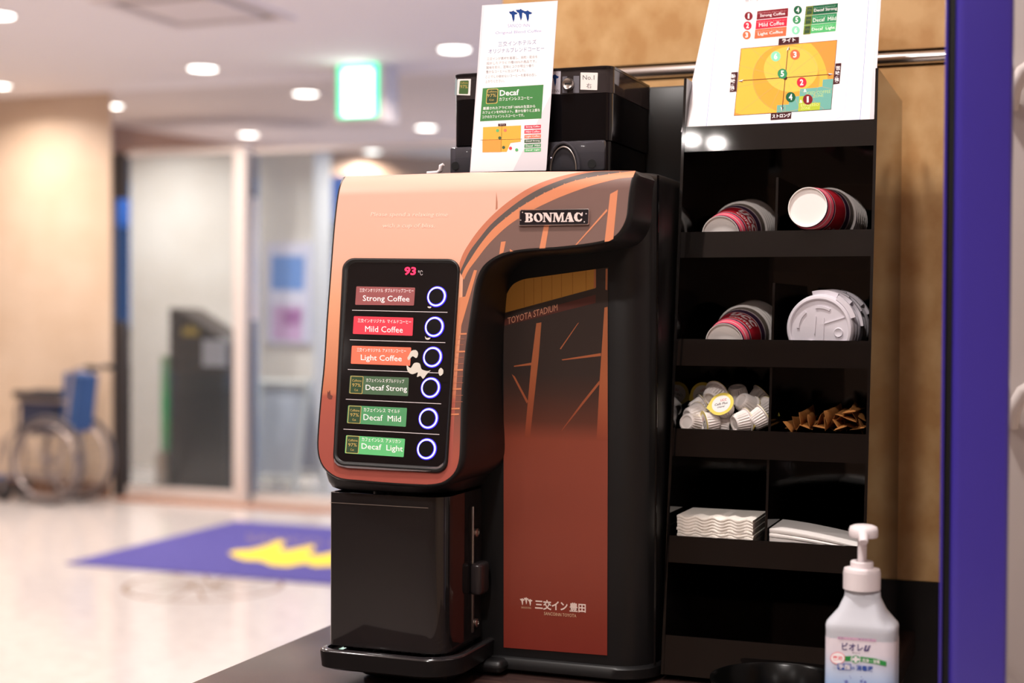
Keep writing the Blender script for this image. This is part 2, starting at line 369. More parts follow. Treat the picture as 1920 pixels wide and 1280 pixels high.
# ------------------------------------------------------------------ the lobby
def fl(px, py): return P(px, py, Z=0)
a, b = fl(130, 1058), fl(435, 978)
x0 = (a.x+b.x)/2; x1 = x0+3.0
t = thing('floor_mat', 'navy entrance mat with yellow emblem on the polished floor', 'mat', (x0+1.5, 6.9, 0))
MB().box(x0, x1, a.y, b.y, .001, .008, .003, 1).build('mat_body', mat('navy_mat', (70, 62, 128), .95, noise=(60, (82, 74, 142), .3, (1, 1, 1))), t)
pr = Print(plane_hit((0, 0, .0085), (0, 0, 1)), base=.0003)
ym = mat('yellow_mat_pile', (228, 198, 60), .95)
pr.poly([(428, 1036), (445, 1031), (470, 1030), (497, 1023), (528, 1011), (536, 1016), (523, 1030), (545, 1030), (588, 1021), (590, 1029), (575, 1038), (600, 1040), (650, 1030), (660, 1036), (640, 1060), (590, 1062), (572, 1056), (540, 1062), (510, 1060), (488, 1051), (460, 1050), (440, 1044)], ym)
pr.txt('SANCO INN', 462, 1014, 690, 1030, 13, mat('pale_mat_pile', (132, 112, 120), .95))
pr.build('mat_emblem', t)
# inlaid wheel emblem in the floor, part of it under the mat
c = fl(382, 1098); r = .37
inl = mat('brown_inlay', (150, 124, 104), .25); mb = MB()
mb.rings([[(c.x+rr*cos(2*pi*i/48), c.y+rr*sin(2*pi*i/48), .0012) for i in range(48)] for rr in (r-.022, r)], m=inl)
for k in range(14):
    a0 = 2*pi*k/14; a1 = a0+.35; w = .007
    p0 = V((c.x+.07*cos(a0), c.y+.07*sin(a0), .0012)); p1 = V((c.x+(r-.02)*cos(a1), c.y+(r-.02)*sin(a1), .0012)); n = (p1-p0).cross(V((0, 0, 1))).normalized()*w
    mb.add([p0-n, p0+n, p1+n, p1-n], [(0, 1, 2, 3)], inl)
mb.rings([[(c.x+rr*cos(2*pi*i/24), c.y+rr*sin(2*pi*i/24), .0012) for i in range(24)] for rr in (.05, .075)], m=inl)
o = struct(mb.build('floor_inlay', None, smooth=0), 'brown wheel-shaped inlay in the floor at the front edge of the mat')
# black stand with slanted top behind the glass
Y = 8.95
sx0, sx1 = xat(318, Y), xat(421, Y); z0 = 0; zl = P(318, 577, Y=Y).z; zr_ = P(421, 640, Y=Y).z
t = thing('umbrella_stand', 'tall black stand with slanted top and yellow emblem behind the entrance glass', 'stand', ((sx0+sx1)/2, Y, 0))
bst = mat('stand_black', (24, 20, 20), .35); bst2 = mat('stand_brown', (62, 46, 36), .5)
zm = P(360, 700, Y=Y).z
MB().prism([(sx0, Y, zm), (sx0, Y, zl), (sx0+.08, Y, zl-.01), (sx1-.06, Y, zr_+.05), (sx1, Y, zr_-.02), (sx1, Y, zm)], (0, .3, 0)).build('top_panel', bst2, t, smooth=0)
MB().box(sx0, sx1, Y-.01, Y+.32, .03, zm, .01).build('body', bst, t)
MB().box(sx0-.01, sx1+.01, Y-.03, Y+.34, 0, .03, .005).build('base', bst, t)
pr = Print(plane_hit((0, Y-.002, 0), (0, -1, 0)), base=.002)
pr.poly([(341, 628), (343, 612), (350, 618), (357, 606), (364, 618), (372, 612), (373, 630)], mat('stand_yellow', (206, 170, 60), .5)); pr.build('emblem', t)
MB().box(xat(384, Y), xat(428, Y), Y-.03, Y-.024, P(400, 686, Y=Y).z, P(400, 637, Y=Y).z).build('paper_notice', mat('notice_white', (240, 232, 240), .6), t, smooth=0)
# small green sign on the stand's left
t = thing('green_banner', 'narrow green roll banner standing left of the black stand', 'banner', (xat(309, 9.1), 9.1, 0))
MB().box(xat(302, 9.1), xat(316, 9.1), 9.1, 9.12, .25, .95).build('banner_sheet', ramp_mat('banner_green', [(.25, (120, 190, 140)), (.6, (60, 215, 110)), (.95, (170, 205, 170))], z0=0), t, smooth=0)
MB().box(xat(298, 9.1), xat(320, 9.1), 9.05, 9.17, 0, .25, .01).build('banner_base', steel, t)
# white framed A-sign
Y = 9.2; wf = mat('white_frame', (232, 230, 226), .4)
t = thing('sandwich_board', 'white framed folding sign board inside the entrance door', 'sign', (xat(525, Y), Y, 0))
ax0, ax1 = xat(482, Y), xat(572, Y); zt = P(520, 712, Y=Y).z
for s, yo in ((1, 0.0), (-1, .42)):
    f = MB(); yb = Y-.16 if s == 1 else Y+.30
    def pt(x, k): return V((x, yb+(Y+.07-yb)*k, zt*k))
    for xa in (ax0, ax1): f.tube([pt(xa, 0), pt(xa, 1)], .022, 8)
    for k in (.12, .97): f.tube([pt(ax0, k), pt(ax1, k)], .022, 8)
    f.build('frame', wf, t)
    p = [pt(ax0+.03, .16), pt(ax1-.03, .16), pt(ax1-.03, .93), pt(ax0+.03, .93)]
    MB().prism(p, (0, .012, 0)).build('board', mat('board_pale', (205, 208, 222), .4), t, smooth=0)
# poster on the right stone wall
Y = 10.55
t = thing('wall_poster', 'blue and pink poster on the pale wall beyond the glass door', 'poster', (xat(538, Y), Y, 1))
def zz(py, Yv, px=540): return P(px, py, Y=Yv).z
MB().box(xat(498, Y), xat(580, Y), Y, Y+.04, zz(645, Y), zz(455, Y), .006, 1).build('poster_board', mat('poster_white', (222, 218, 236), .5), t)
pr = Print(plane_hit((0, Y-.001, 0), (0, -1, 0)), base=.002, step=.001)
pr.poly([(509, 478), (572, 480), (570, 545), (508, 543)], mat('poster_blue', (110, 150, 215), .5)); pr.poly([(512, 572), (568, 574), (566, 640), (510, 636)], mat('poster_pink', (208, 170, 208), .5))
pr.poly([(530, 582), (566, 580), (564, 608), (532, 610)], mat('poster_rose', (168, 110, 165), .5)); pr.build('poster_print', t)
# parked bicycle-like pale scooter outside: body, seat, wheels
t = thing('parked_scooter', 'pale scooter parked outside behind the white frame sign', 'scooter', (xat(585, 11.4), 11.4, 0))
Y = 11.4; sc = mat('scooter_white', (225, 232, 245), .35); bx = xat(590, Y)
MB().lathe([(.0, -.04), (.20, -.04), (.23, 0), (.20, .04), (0, .04)], 24, Matrix.Translation((bx-.45, Y, .23))@Matrix.Rotation(pi/2, 4, 'X')).build('wheel', rubber, t)
MB().lathe([(.0, -.04), (.20, -.04), (.23, 0), (.20, .04), (0, .04)], 24, Matrix.Translation((bx+.65, Y, .23))@Matrix.Rotation(pi/2, 4, 'X')).build('wheel', rubber, t)
MB().box(bx+.1, bx+.85, Y-.13, Y+.13, .32, .72, .1, 4).build('body', sc, t); MB().box(bx+.08, bx+.7, Y-.12, Y+.12, .72, .8, .04, 3).build('seat', bst2, t)
MB().box(bx-.2, bx+.2, Y-.12, Y+.12, .22, .34, .04, 3).build('footboard', sc, t)
MB().prism([(bx-.3, Y-.17, .3), (bx-.12, Y-.17, .3), (bx-.28, Y-.17, .98), (bx-.42, Y-.17, .98)], (0, .34, 0)).build('leg_shield', sc, t, smooth=0)
MB().tube([(bx-.35, Y-.3, 1.08), (bx-.36, Y, 1.0), (bx-.35, Y+.3, 1.08)], .02, 8).build('handlebar', bst, t)
# buildings across the street, dusk blue
t = thing('office_building', 'grey blue building across the street behind the glass entrance', 'building', (-9, 24, 0))
bld = mat('blue_grey_facade', (96, 132, 180), .6); win = mat('building_window', (90, 130, 190), .3, emit=(140, 185, 250), es=.45)
MB().box(-22, 1, 24, 26, 0, 2.9).build('ground_floor', mat('shop_front_dark', (64, 72, 84), .5), t, smooth=0)
MB().box(-22, -11.5, 24.2, 26, 2.9, 5).build('facade', bld, t, smooth=0); MB().box(-6, 1, 24.2, 26, 2.9, 9).build('facade', bld, t, smooth=0)
pan = MB().box(-21.4, -19.8, 23.9, 24.0, .7, 2.4).build('window', win, t, smooth=0)
for k in range(1, 10):
    o = pan.copy(); C.objects.link(o); o.location = (2.2*k, 0, 0)
# ------------------------------------------------------------------ wheelchair, folded, facing left
WY = 8.0; wc = P(112, 942, Y=WY); wx = wc.x; R_ = .295
t = thing('wheelchair', 'folded blue wheelchair parked against the cream wall', 'wheelchair', (wx, WY, 0))
wsteel = mat('wheelchair_steel', (168, 154, 148), .35, .6); bluec = mat('blue_nylon', (54, 84, 132), .7); tyre = mat('grey_tyre', (92, 84, 84), .6)
for s, yy, xo in ((0, WY-.12, 0), (1, WY+.16, .03)):
    M = Matrix.Translation((wx+xo, yy, R_))@Matrix.Rotation(pi/2, 4, 'X')
    w = MB()
    n = 40
    w.rings([[(M@V(((R_-.016+.016*cos(b))*cos(2*pi*i/n), (R_-.016+.016*cos(b))*sin(2*pi*i/n), .016*sin(b)))) for i in range(n)] for b in [2*pi*j/8 for j in range(9)]])
    wo = w.build('wheel', tyre, t)
    h = MB(); h.rings([[(M@V(((R_-.055+.008*cos(b))*cos(2*pi*i/n), (R_-.055+.008*cos(b))*sin(2*pi*i/n), .035+.008*sin(b)))) for i in range(n)] for b in [2*pi*j/6 for j in range(7)]])
    h.rings([[(M@V(((R_-.036+.006*cos(b))*cos(2*pi*i/n), (R_-.036+.006*cos(b))*sin(2*pi*i/n), .006*sin(b)))) for i in range(n)] for b in [2*pi*j/6 for j in range(7)]])
    h.build('hand_rim', wsteel, wo)
    h = MB().lathe([(.0, -.04), (.03, -.04), (.03, .04), (0, .04)], 16, M).build('hub', wsteel, wo)
    for k in range(20):
        a = 2*pi*k/20; sp_ = MB().tube([M@V((.025*cos(a), .025*sin(a), .015)), M@V(((R_-.03)*cos(a+.18), (R_-.03)*sin(a+.18), 0))], .0022, 5)
        sp_.build('spoke', wsteel, wo, smooth=0)
def wp(f, z, y): return (wx-f, y, z)         # f = forward of the rear axle
for yy in (WY-.07, WY+.12):
    MB().tube([wp(-.34, .90, yy), wp(-.22, .905, yy), wp(-.16, .88, yy), wp(-.10, .50, yy), wp(-.03, .12, yy)], .013, 8).build('back_post', wsteel, t)
    MB().tube([wp(-.12, .68, yy), wp(.26, .68, yy), wp(.30, .62, yy), wp(.30, .45, yy)], .012, 8).build('arm_frame', wsteel, t)
    MB().tube([wp(-.10, .46, yy), wp(.32, .46, yy), wp(.40, .40, yy), wp(.50, .14, yy)], .012, 8).build('seat_frame', wsteel, t)
    MB().tube([wp(-.05, .16, yy), wp(.40, .18, yy)], .012, 8).build('lower_frame', wsteel, t)
    MB().box(wx-.31, wx+.07, yy-.035, yy+.035, .695, .745, .02, 3).build('armrest', mat('armrest_vinyl', (44, 38, 42), .5), t)
    MB().box(wx-.26, wx+.02, yy-.006, yy+.006, .48, .67, .004, 1).build('side_guard', mat('side_guard_dark', (52, 54, 74), .6), t)
    M = Matrix.Translation((wx-.40, yy, .075))@Matrix.Rotation(pi/2, 4, 'X')
    c0 = MB().lathe([(.0, -.014), (.06, -.014), (.075, -.006), (.075, .006), (.06, .014), (0, .014)], 20, M).build('caster', mat('caster_tyre', (50, 46, 46), .6), t)
    MB().tube([wp(.40, .075, yy-.025), wp(.38, .2, yy), wp(.38, .4, yy)], .010, 8).build('caster_fork', wsteel, t)
    MB().box(wx-.62, wx-.46, yy-.05, yy+.05, .13, .15, .008, 1).build('footplate', bluec, t)
    MB().tube([wp(-.36, .90, yy), wp(-.26, .905, yy)], .018, 8).build('push_grip', rubber, t)
MB().box(wx-.30, wx+.06, WY-.06, WY+.11, .46, .52, .02, 2).build('seat', mat('seat_dark', (40, 38, 48), .7), t)
bk = MB()
for yy0, yy1 in ((WY-.07, WY+.12),): bk.prism([(wx+.06, yy0, .50), (wx+.17, yy0, .48), (wx+.22, yy0, .85), (wx+.09, yy0, .87)], (0, yy1-yy0, 0))
bk.build('backrest', bluec, t, smooth=0)
# ================================================================== COUNTER
CT = .83
t = thing('counter', 'dark wood laminate counter under the coffee machine and cup rack', 'counter', (-.573, 1.72, 0))
ctm = mat('dark_wood_laminate', (58, 42, 40), .24, noise=(9, (76, 56, 51), .05, (1.5, 14, 1)))
cbm = mat('counter_body_brown', (84, 52, 34), .4, noise=(8, (104, 66, 42), .05, (6, 6, 1)))
MB().box(-.993, -.203, 1.30, 2.148, CT-.035, CT, .004, 2).build('worktop', ctm, t)
MB().box(-.975, -.22, 1.33, 2.148, .08, CT-.035).build('cabinet_body', cbm, t, smooth=0)
MB().box(-.92, -.23, 1.36, 2.148, 0, .08).build('plinth', black, t, smooth=0)
for k in range(2): MB().box(-.972+k*.376, -.972+k*.376+.370, 1.312, 1.33, .1, CT-.045, .003, 1).build('door', cbm, t)
struct(MB().box(-.84, XR-.01, 2.1485, 2.1499, 0, .90).build('trim_4', mat('black_backsplash', (16, 13, 12), .35), smooth=0), 'black board on the wall below the maple panels')
# ================================================================== COFFEE MACHINE
mx0, mx1, TOP = -.847, -.471, 1.4505
mach = thing('coffee_machine', 'black and copper coffee machine with six lit selection buttons on the counter', 'coffee machine', (-.66, 1.70, CT))
# profile of the sloped front of the dispensing head, from the top plate down
RT = .034; yt, yb, zb_ = 1.628, 1.560, 1.075
sl = (yt-yb)/(TOP-.03-zb_); ang = math.atan(sl)
prof = [(yt+RT*1.0, TOP)]
for k in range(1, 33):
    a = pi/2*k/32*(1-ang/(pi/2)*.0)
    prof.append((yt+RT-RT*sin(a), TOP-RT+RT*cos(a)))
prof[-1] = (yt, TOP-RT)
prof.append((yb-(zb_-.98)*sl, .98))
ca, sa = cos(ang), sin(ang); npl2 = V((-ca, sa))                      # plane normal in (Y, Z)
czc = TOP-RT; pz_ = czc+RT*sa; py0_ = yt+(pz_-(TOP-RT))*sl; cyc = py0_+RT*ca
def HH(px, py, off=0):
    d = ray(px, py); n = V((0, -ca, sa)); t = (V((0, yt, TOP-RT))-CAM).dot(n)/d.dot(n); p = CAM+d*t
    if p.z <= pz_: return p+n*off
    oy, oz = CAM.y-cyc, CAM.z-czc; a = d.y*d.y+d.z*d.z; b = 2*(d.y*oy+d.z*oz); c = oy*oy+oz*oz-RT*RT; q = b*b-4*a*c
    if q < 0:                                                        # grazes over the top edge
        k = -b/(2*a); v = V((d.y*k+oy, d.z*k+oz)).normalized()*RT; return V((CAM.x+d.x*k, cyc+v.x, czc+v.y))+V((0, v.x, v.y))/RT*off
    k = (-b-sqrt(q))/(2*a); p = CAM+d*k; n = V((0, p.y-cyc, p.z-czc))/RT; return p+n*off
VPX, VPY = 960+FPX*RR.x/F.x, 640-FPX*UU.x/F.x        # where lines along X converge
cuts = [323+.2*k for k in range(40)]+[331+.8*k for k in range(62)]
# outline of the printed front (photo pixels): big left panel sweeping right over the recess
out = [(652, 326), (700, 325), (800, 324), (900, 323), (1000, 322), (1100, 321.5), (1150, 321), (1191, 321)]
out += [tuple(p) for p in spline([(1191, 322), (1184, 336), (1179.5, 360), (1177, 382), (1174, 408), (1164, 430), (1150, 444), (1130, 451), (1095, 457), (1040, 463), (990, 466), (952, 472), (925, 483), (905, 500), (893, 525), (886, 560), (880, 600), (873, 650), (868, 700), (864.5, 750), (863, 800), (862, 840), (859, 868), (849, 889), (828, 904), (800, 908)], 3)][1:]
out += [tuple(p) for p in spline([(800, 908), (740, 905), (680, 900), (640, 896), (617, 884), (603, 866), (597.5, 840), (599, 800), (604, 740), (610, 680), (615, 600), (621, 520), (627, 440), (632, 390), (636, 362), (640, 346), (645, 336), (652, 326)], 3)][1:-1]
# head shell
def head_ring(d, dy):
    o = offset2(out, d); r = []
    for (p, q) in zip(o, out):
        px, py = p
        if q[1] < 330 and 655 < q[0] < 1188: px, py = q[0], q[1]+(0 if d == 0 else 0)
        w = HH(px, max(py, 320.5)); r.append(V((w.x, w.y+dy, w.z)))
    return r
r0 = head_ring(0, .0004)
hd = MB()
pts2 = [tuple(p) for p in out]
hp = Print(HH, cuts=cuts, base=-.0004, step=0)
hp.poly(pts2, black)
hd.v = hp.mb.v; hd.f = hp.mb.f; hd.m = [0]*len(hd.f)
rings = [r0, head_ring(2.5, .0008), head_ring(5, .003), head_ring(7, .007), head_ring(8, .012)]
last = rings[-1]
rings.append([V((p.x, 1.71, p.z)) for p in last])
hd.rings(rings)
hd.mats = []
hd.build('head_shell', black, mach, smooth=50)
# gradient wrap print on the head
zof = lambda py: P(640, py, Y=1.60).z
wrapm = ramp_mat('sunset_wrap', [(zof(322), (236, 178, 160)), (zof(480), (234, 175, 152)), (zof(560), (230, 162, 126)), (zof(640), (216, 144, 108)), (zof(735), (192, 112, 82)), (zof(742), (170, 86, 70)), (zof(800), (162, 80, 68)), (zof(905), (154, 72, 60))], .42, CT)
wdark = ramp_mat('stadium_wall_print', [(zof(322), (112, 80, 72)), (zof(460), (112, 84, 76)), (zof(600), (104, 74, 66)), (zof(760), (120, 74, 62)), (zof(840), (160, 78, 62)), (zof(905), (158, 74, 60))], .45, CT)
wgrey = mat('roof_band_grey', (84, 72, 68), .5); worg = mat('roof_band_orange', (208, 128, 88), .5); worg2 = mat('roof_edge_orange', (190, 112, 82), .5)
pr = Print(HH, cuts=cuts, base=.0001, step=.00003)
inner = [tuple(p) for p in out]
pr.poly(inner, wrapm)
T = lambda x, y: (850+x/4.8, 310+y/4.8)
def clip(px, py): return (px, py)
# outer roof edge -> stadium field (dark), polygon down the right border of the wrap
oc = [T(*p) for p in ((1640, 50), (1400, 50), (1180, 58), (1000, 90), (830, 140), (680, 205), (560, 280), (440, 370), (330, 470), (230, 580), (150, 690), (90, 790), (55, 880))]
i2 = [T(*p) for p in ((1640, 52), (1480, 52), (1270, 58), (1100, 92), (950, 140), (800, 200), (670, 270), (560, 345), (440, 440), (330, 540), (240, 650), (150, 770), (95, 880), (60, 960))]
i3 = [T(*p) for p in ((1640, 52), (1500, 66), (1350, 88), (1200, 115), (1050, 152), (900, 212), (780, 270), (660, 340), (560, 405), (470, 475), (370, 560), (290, 650), (215, 750), (150, 850), (100, 930), (75, 990))]
i4 = [T(*p) for p in ((1615, 108), (1500, 118), (1380, 145), (1250, 180), (1100, 232), (950, 290), (800, 358), (700, 410), (600, 470), (490, 545), (390, 635), (300, 730), (215, 840), (140, 940), (95, 1030))]
right = [tuple(p) for p in out[7:]]
rb = [p for p in right if p[1] < 904 and p[0] > 858]            # right border down to the lower corner
dk = [tuple(p) for p in spline(oc, 3)]+[(863, 500), (868, 520), (866, 600), (858, 690), (852, 780), (849, 840), (846, 880)]
# dark field between roof edge and right border
pr.poly(list(reversed(dk))+[T(1640, 50)]+rb, wdark)
def band(a, b, m): pr.poly([tuple(p) for p in spline(a, 3)]+[tuple(p) for p in spline(b, 3)][::-1], m)
band(oc, i2, worg2); band(i2, i3, wgrey); band(i3, i4, worg)
pr.st = .000006
for q in range(26):                                                # tiny studs along the roof band
    s_ = spline(i3, 3); p = s_[3+q*1] if 3+q < len(s_) else s_[-1]
    if q % 2 == 0: pr.disc(p.x, p.y-.6, 1.0, 1.0, worg, 6)
pr.st = .000006
pr.poly([T(1412, 258), T(1482, 220), T(1440, 662), T(1400, 683), T(1362, 688)], worg)
pr.poly([T(815, 545), T(862, 545), T(828, 745), T(775, 748)], worg); pr.poly([T(430, 688), T(473, 683), T(452, 783), T(414, 800)], worg)
pr.poly([T(1382, 392), T(1388, 410), T(1112, 714), T(1098, 716)], worg)
pr.poly([T(508, 752), T(540, 772), T(512, 776)], worg)
T2 = lambda x, y: (840+x/3.368, 480+y/3.368)
pr.poly([T2(165, 88), T2(184, 90), T2(150, 215), T2(85, 440), T2(36, 660), T2(38, 540), T2(72, 262), T2(110, 255)], worg)
for yy, xa, xb in ((492, 72, 118), (604, 52, 108), (720, 34, 95), (840, 24, 84), (964, 16, 74), (1000, 14, 70)): pr.poly([T2(xa, yy-5), T2(xb, yy-7), T2(xb, yy+3), T2(xa, yy+5)], worg)
for yy in (525, 560, 640, 680, 760, 800, 880, 920): pr.poly([T2(44-yy*.035, yy), T2(112-yy*.02, yy-2), T2(112-yy*.02, yy), T2(44-yy*.035, yy+2)], worg2)
pr.poly([T(388, 240), T(398, 330), T(398, 385), T(382, 400), T(384, 330)], mat('spire_print', (176, 116, 92), .4))
tx = mat('pale_lettering', (255, 222, 205), .4)
pr.txt('Please spend a relaxing time', 695, 408, 840, 408.5, 10, tx, shear=.2); pr.txt('with a cup of bliss.', 718, 429, 815, 429, 10, tx, shear=.2)
sk = mat('treeline_print', (110, 60, 52), .4)
pr.poly([(614.5, 732), (616, 736), (619, 731), (620, 740), (624, 742), (622, 748), (616, 747), (613.8, 744)], sk)
pr.build('printed_wrap', mach)
# chin under the head
cb = [P(607, 905, Y=1.575), P(895, 940, Y=1.575)]
ch = MB(); zc0 = P(610, 919, Y=1.575).z; zc1 = 1.10
def rr_plan(x0, x1, y0, y1, rl, r_r, n=8):
    """plan outline with rounded front corners"""
    o = []
    for k in range(n+1): a = pi/2*k/n; o.append((x0+rl-rl*cos(a), y0+rl-rl*sin(a)))
    for k in range(n+1): a = pi/2*k/n; o.append((x1-r_r+r_r*sin(a), y0+r_r-r_r*cos(a)))
    return o+[(x1, y1), (x0, y1)]
def loft_plan(specs, m, name, parent, cap0=True, cap1=True, smooth=45):
    """specs = [(z, x0, x1, y0, y1, rl, rr)]"""
    mb = MB(); mb.rings([[(x, y, s[0]) for x, y in rr_plan(*s[1:])] for s in specs], True, cap0, cap1); return mb.build(name, m, parent, smooth)
loft_plan([(zc0, -.838, -.690, 1.590, 1.71, .012, .05), (zc0+.003, -.842, -.686, 1.582, 1.71, .014, .05), (zc0+.010, -.845, -.682, 1.577, 1.71, .015, .05), (zc0+.02, -.846, -.676, 1.573, 1.71, .015, .05), (1.115, -.846, -.668, 1.570, 1.71, .015, .04)], black, 'head_chin', mach)
# main body behind
BR = .05
zbase = P(940, 1229, Y=1.70).z
loft_plan([(zbase, mx0+.002, mx1, 1.702, 1.99, .01, BR), (TOP-.012, mx0+.002, mx1, 1.702, 1.99, .01, BR), (TOP-.004, mx0+.004, mx1-.002, 1.704, 1.99, .01, BR), (TOP-.0005, mx0+.010, mx1-.006, 1.71, 1.985, .01, BR)], black, 'body', mach)
MB().box(mx1-.001, mx1+.0012, 1.7255, 1.7275, zbase, TOP-.004).build('side_seam', blackg, mach, smooth=0)
# base
loft_plan([(CT+.004, mx0+.004, mx1+.002, 1.700, 1.97, .01, BR), (CT+.007, mx0, mx1+.004, 1.694, 1.98, .01, BR), (zbase-.003, mx0, mx1+.004, 1.694, 1.98, .01, BR), (zbase, mx0+.002, mx1+.001, 1.697, 1.98, .01, BR)], black, 'base', mach)
for fx in (-.82, -.50):
    for fy in (1.74, 1.95): MB().lathe([(.012, 0), (.014, .003), (.014, .006)], 16, Matrix.Translation((fx, fy, CT))).build('foot', rubber, mach)
MB().box(mx0+.03, -.70, 1.62, 1.71, CT+.0005, .8478, .006, 2).build('tray_gap_shade', rubber, mach)  # added black block, stands in for the shade in the gap under the tray
tz = P(700, 1224, Y=1.568).z; tb = .8475
tx0, tx1 = mx0-.004, -.672
loft_plan([(tb, tx0+.006, tx1-.004, 1.572, 1.72, .02, .045), (tb+.003, tx0+.001, tx1-.001, 1.566, 1.72, .02, .045), (tz-.0035, tx0, tx1, 1.565, 1.72, .018, .045)], black, 'drip_tray', mach, cap1=False)
loft_plan([(tz-.0037, tx0, tx1, 1.565, 1.72, .018, .045), (tz-.0022, tx0+.0006, tx1-.0006, 1.5656, 1.72, .018, .045), (tz-.001, tx0+.0025, tx1-.0025, 1.5675, 1.72, .018, .045), (tz, tx0+.005, tx1-.005, 1.571, 1.72, .016, .042), (tz-.001, tx0+.007, tx1-.008, 1.574, 1.72, .014, .04), (tz-.006, tx0+.008, tx1-.009, 1.575, 1.72, .014, .04)], mat('tray_rim_gloss', (34, 31, 33), .16, coat=.6), 'tray_rim', mach, cap0=False)
MB().box(-.69, -.650, 1.672, 1.73, CT+.004, zbase-.001, .014, 4).build('base_fillet', black, mach)
for k in range(11): MB().box(-.83+k*.013, -.824+k*.013, 1.60, 1.69, tz-.005, tz-.002).build('grill_slat', black, mach, smooth=0)
# clear guard door: rounded right front corner, upright, top and bottom close to the head and tray
gz0, gz1 = tz+.001, zc0-.003
gcl = clear_mat('smoked_guard', (112, 104, 106), .03, .10, 1.6)
gx0, gx1, gy = -.842, -.688, 1.584
def guard_line(d=0, r=.024):
    o = [(gx0+d, 1.70), (gx0+d, gy+.006+d)]+[(gx0+d+.006-.006*cos(pi/2*k/3), gy+d+.006-.006*sin(pi/2*k/3)) for k in range(1, 4)]
    o += [(gx1-d-r+r*sin(pi/2*k/8), gy+d+r-r*cos(pi/2*k/8)) for k in range(9)]+[(gx1-d, 1.70)]
    return o
g = MB()
for d in (0, .0028):
    L = guard_line(d); g.rings([[(x, y, z) for x, y in L] for z in (gz0, gz1)], closed=False)
La, Lb = guard_line(0), guard_line(.0028)
for z in (gz0, gz1): g.rings([[(x, y, z) for x, y in La], [(x, y, z) for x, y in Lb]], closed=False)
gd = g.build('guard_door', gcl, mach, smooth=50)
MB().box(gx0+.012, gx1-.03, gy+.030, gy+.033, gz0, gz1-.004).build('splash_plate', mat('dark_smoke_plate', (34, 30, 31), .22), mach, smooth=0)
MB().box(gx0+.002, gx1-.022, gy-.0008, gy, gz1-.013, gz1-.0122).build('guard_edge_line', steel, gd, smooth=0)
pq = P(906, 1085, Y=1.70)
MB().box(-.6885, -.674, 1.660, 1.692, P(905, 1115, Y=1.67).z, P(905, 1055, Y=1.67).z, .005, 3).build('guard_handle', mat('handle_grey', (52, 46, 47), .25), gd)
for py in (995, 1163):
    zq = P(893, py, Y=1.69).z
    M = Matrix.Translation((gx1, 1.678, zq))@Matrix.Rotation(pi/2, 4, 'Y')
    MB().lathe([(.0055, 0), (.0055, .003), (.004, .004), (.0025, .004), (.002, .002), (0, .002)], 16, M).build('guard_screw', steel, gd)
MB().box(gx1-.001, gx1+.0015, 1.667, 1.672, gz0+.01, gz1-.02, .0008, 1).build('guard_edge_strip', steel, gd)
# nozzle inside the cup bay
MB().lathe([(.016, gz1-.05), (.02, gz1-.02), (.024, gz1)], 20, Matrix.Translation((-.765, 1.64, 0)), cap1=False).build('nozzle', black, mach)
# decorative copper panel inlaid in the lower front
PH = plane_hit((0, 1.702, 0), (0, -1, 0))
zp = lambda py: P(1040, py, Y=1.702).z
panel_m = ramp_mat('copper_panel', [(zp(505), (58, 48, 44)), (zp(700), (62, 50, 46)), (zp(740), (80, 54, 46)), (zp(790), (110, 62, 48)), (zp(825), (162, 80, 60)), (zp(900), (164, 80, 62)), (zp(1050), (152, 70, 54)), (zp(1130), (142, 60, 45)), (zp(1228), (132, 48, 38))], .36, CT, coat=.2)
beam_m = ramp_mat('copper_beams', [(zp(505), (196, 122, 80)), (zp(700), (190, 108, 70)), (zp(800), (168, 84, 58)), (zp(835), (152, 73, 53))], .36, CT, coat=.2)
pr = Print(PH, base=.0012, step=.00001)
pl = [tuple(p) for p in spline([(945, 580), (947, 562), (953, 547), (963, 533), (978, 525), (990, 522)], 4)]+[(1114, 505), (1141, 501), (1139, 1228), (945, 1213)]
pr.poly(pl, panel_m)
ylm = mat('golden_cladding', (206, 150, 72), .4, coat=.2)
yl = [tuple(p) for p in spline([(945, 580), (947, 562), (953, 547), (963, 533), (978, 525), (990, 522)], 4)]+[(1117, 504.5), (1117, 540), (946, 586.5)]
pr.poly(yl, ylm)
yl2 = mat('golden_cladding_line', (170, 112, 52), .4)
for xa in (983, 1001, 1016, 1035, 1053, 1074, 1099): pr.poly([(xa, 523-(xa-990)*.145), (xa+.9, 523-(xa-990)*.145), (xa+.9, 572.5-(xa-1000)*.27), (xa, 572.5-(xa-1000)*.27)], yl2)
pr.poly([(1114.5, 505), (1118, 504.5), (1118, 539), (1114, 540)], beam_m)
pr.poly([T2(355, 400), T2(935, 243), T2(934, 296), T2(358, 440)], mat('fascia_maroon', (92, 48, 40), .4))
pr.txt('TOYOTA STADIUM', 952.5, 608, 1046, 582, 12.5, mat('stadium_letters', (212, 150, 120), .4), off=.012)
for poly in ([(560, 424), (592, 418), (575, 640), (520, 1145), (486, 1145), (528, 680)], [(990, 325), (1010, 320), (1010, 1160), (940, 1160), (960, 780)], [(998, 80), (1010, 80), (1008, 215), (996, 212)], [(820, 425), (830, 418), (715, 588), (708, 585)], [(720, 652), (968, 612), (968, 630), (725, 658)], [(418, 692), (530, 672), (530, 688), (420, 698)], [(405, 745), (425, 760), (508, 915), (500, 930)], [(958, 785), (958, 808), (715, 1110), (725, 1090), (850, 920)]):
    pr.poly([T2(*p) for p in poly], beam_m)
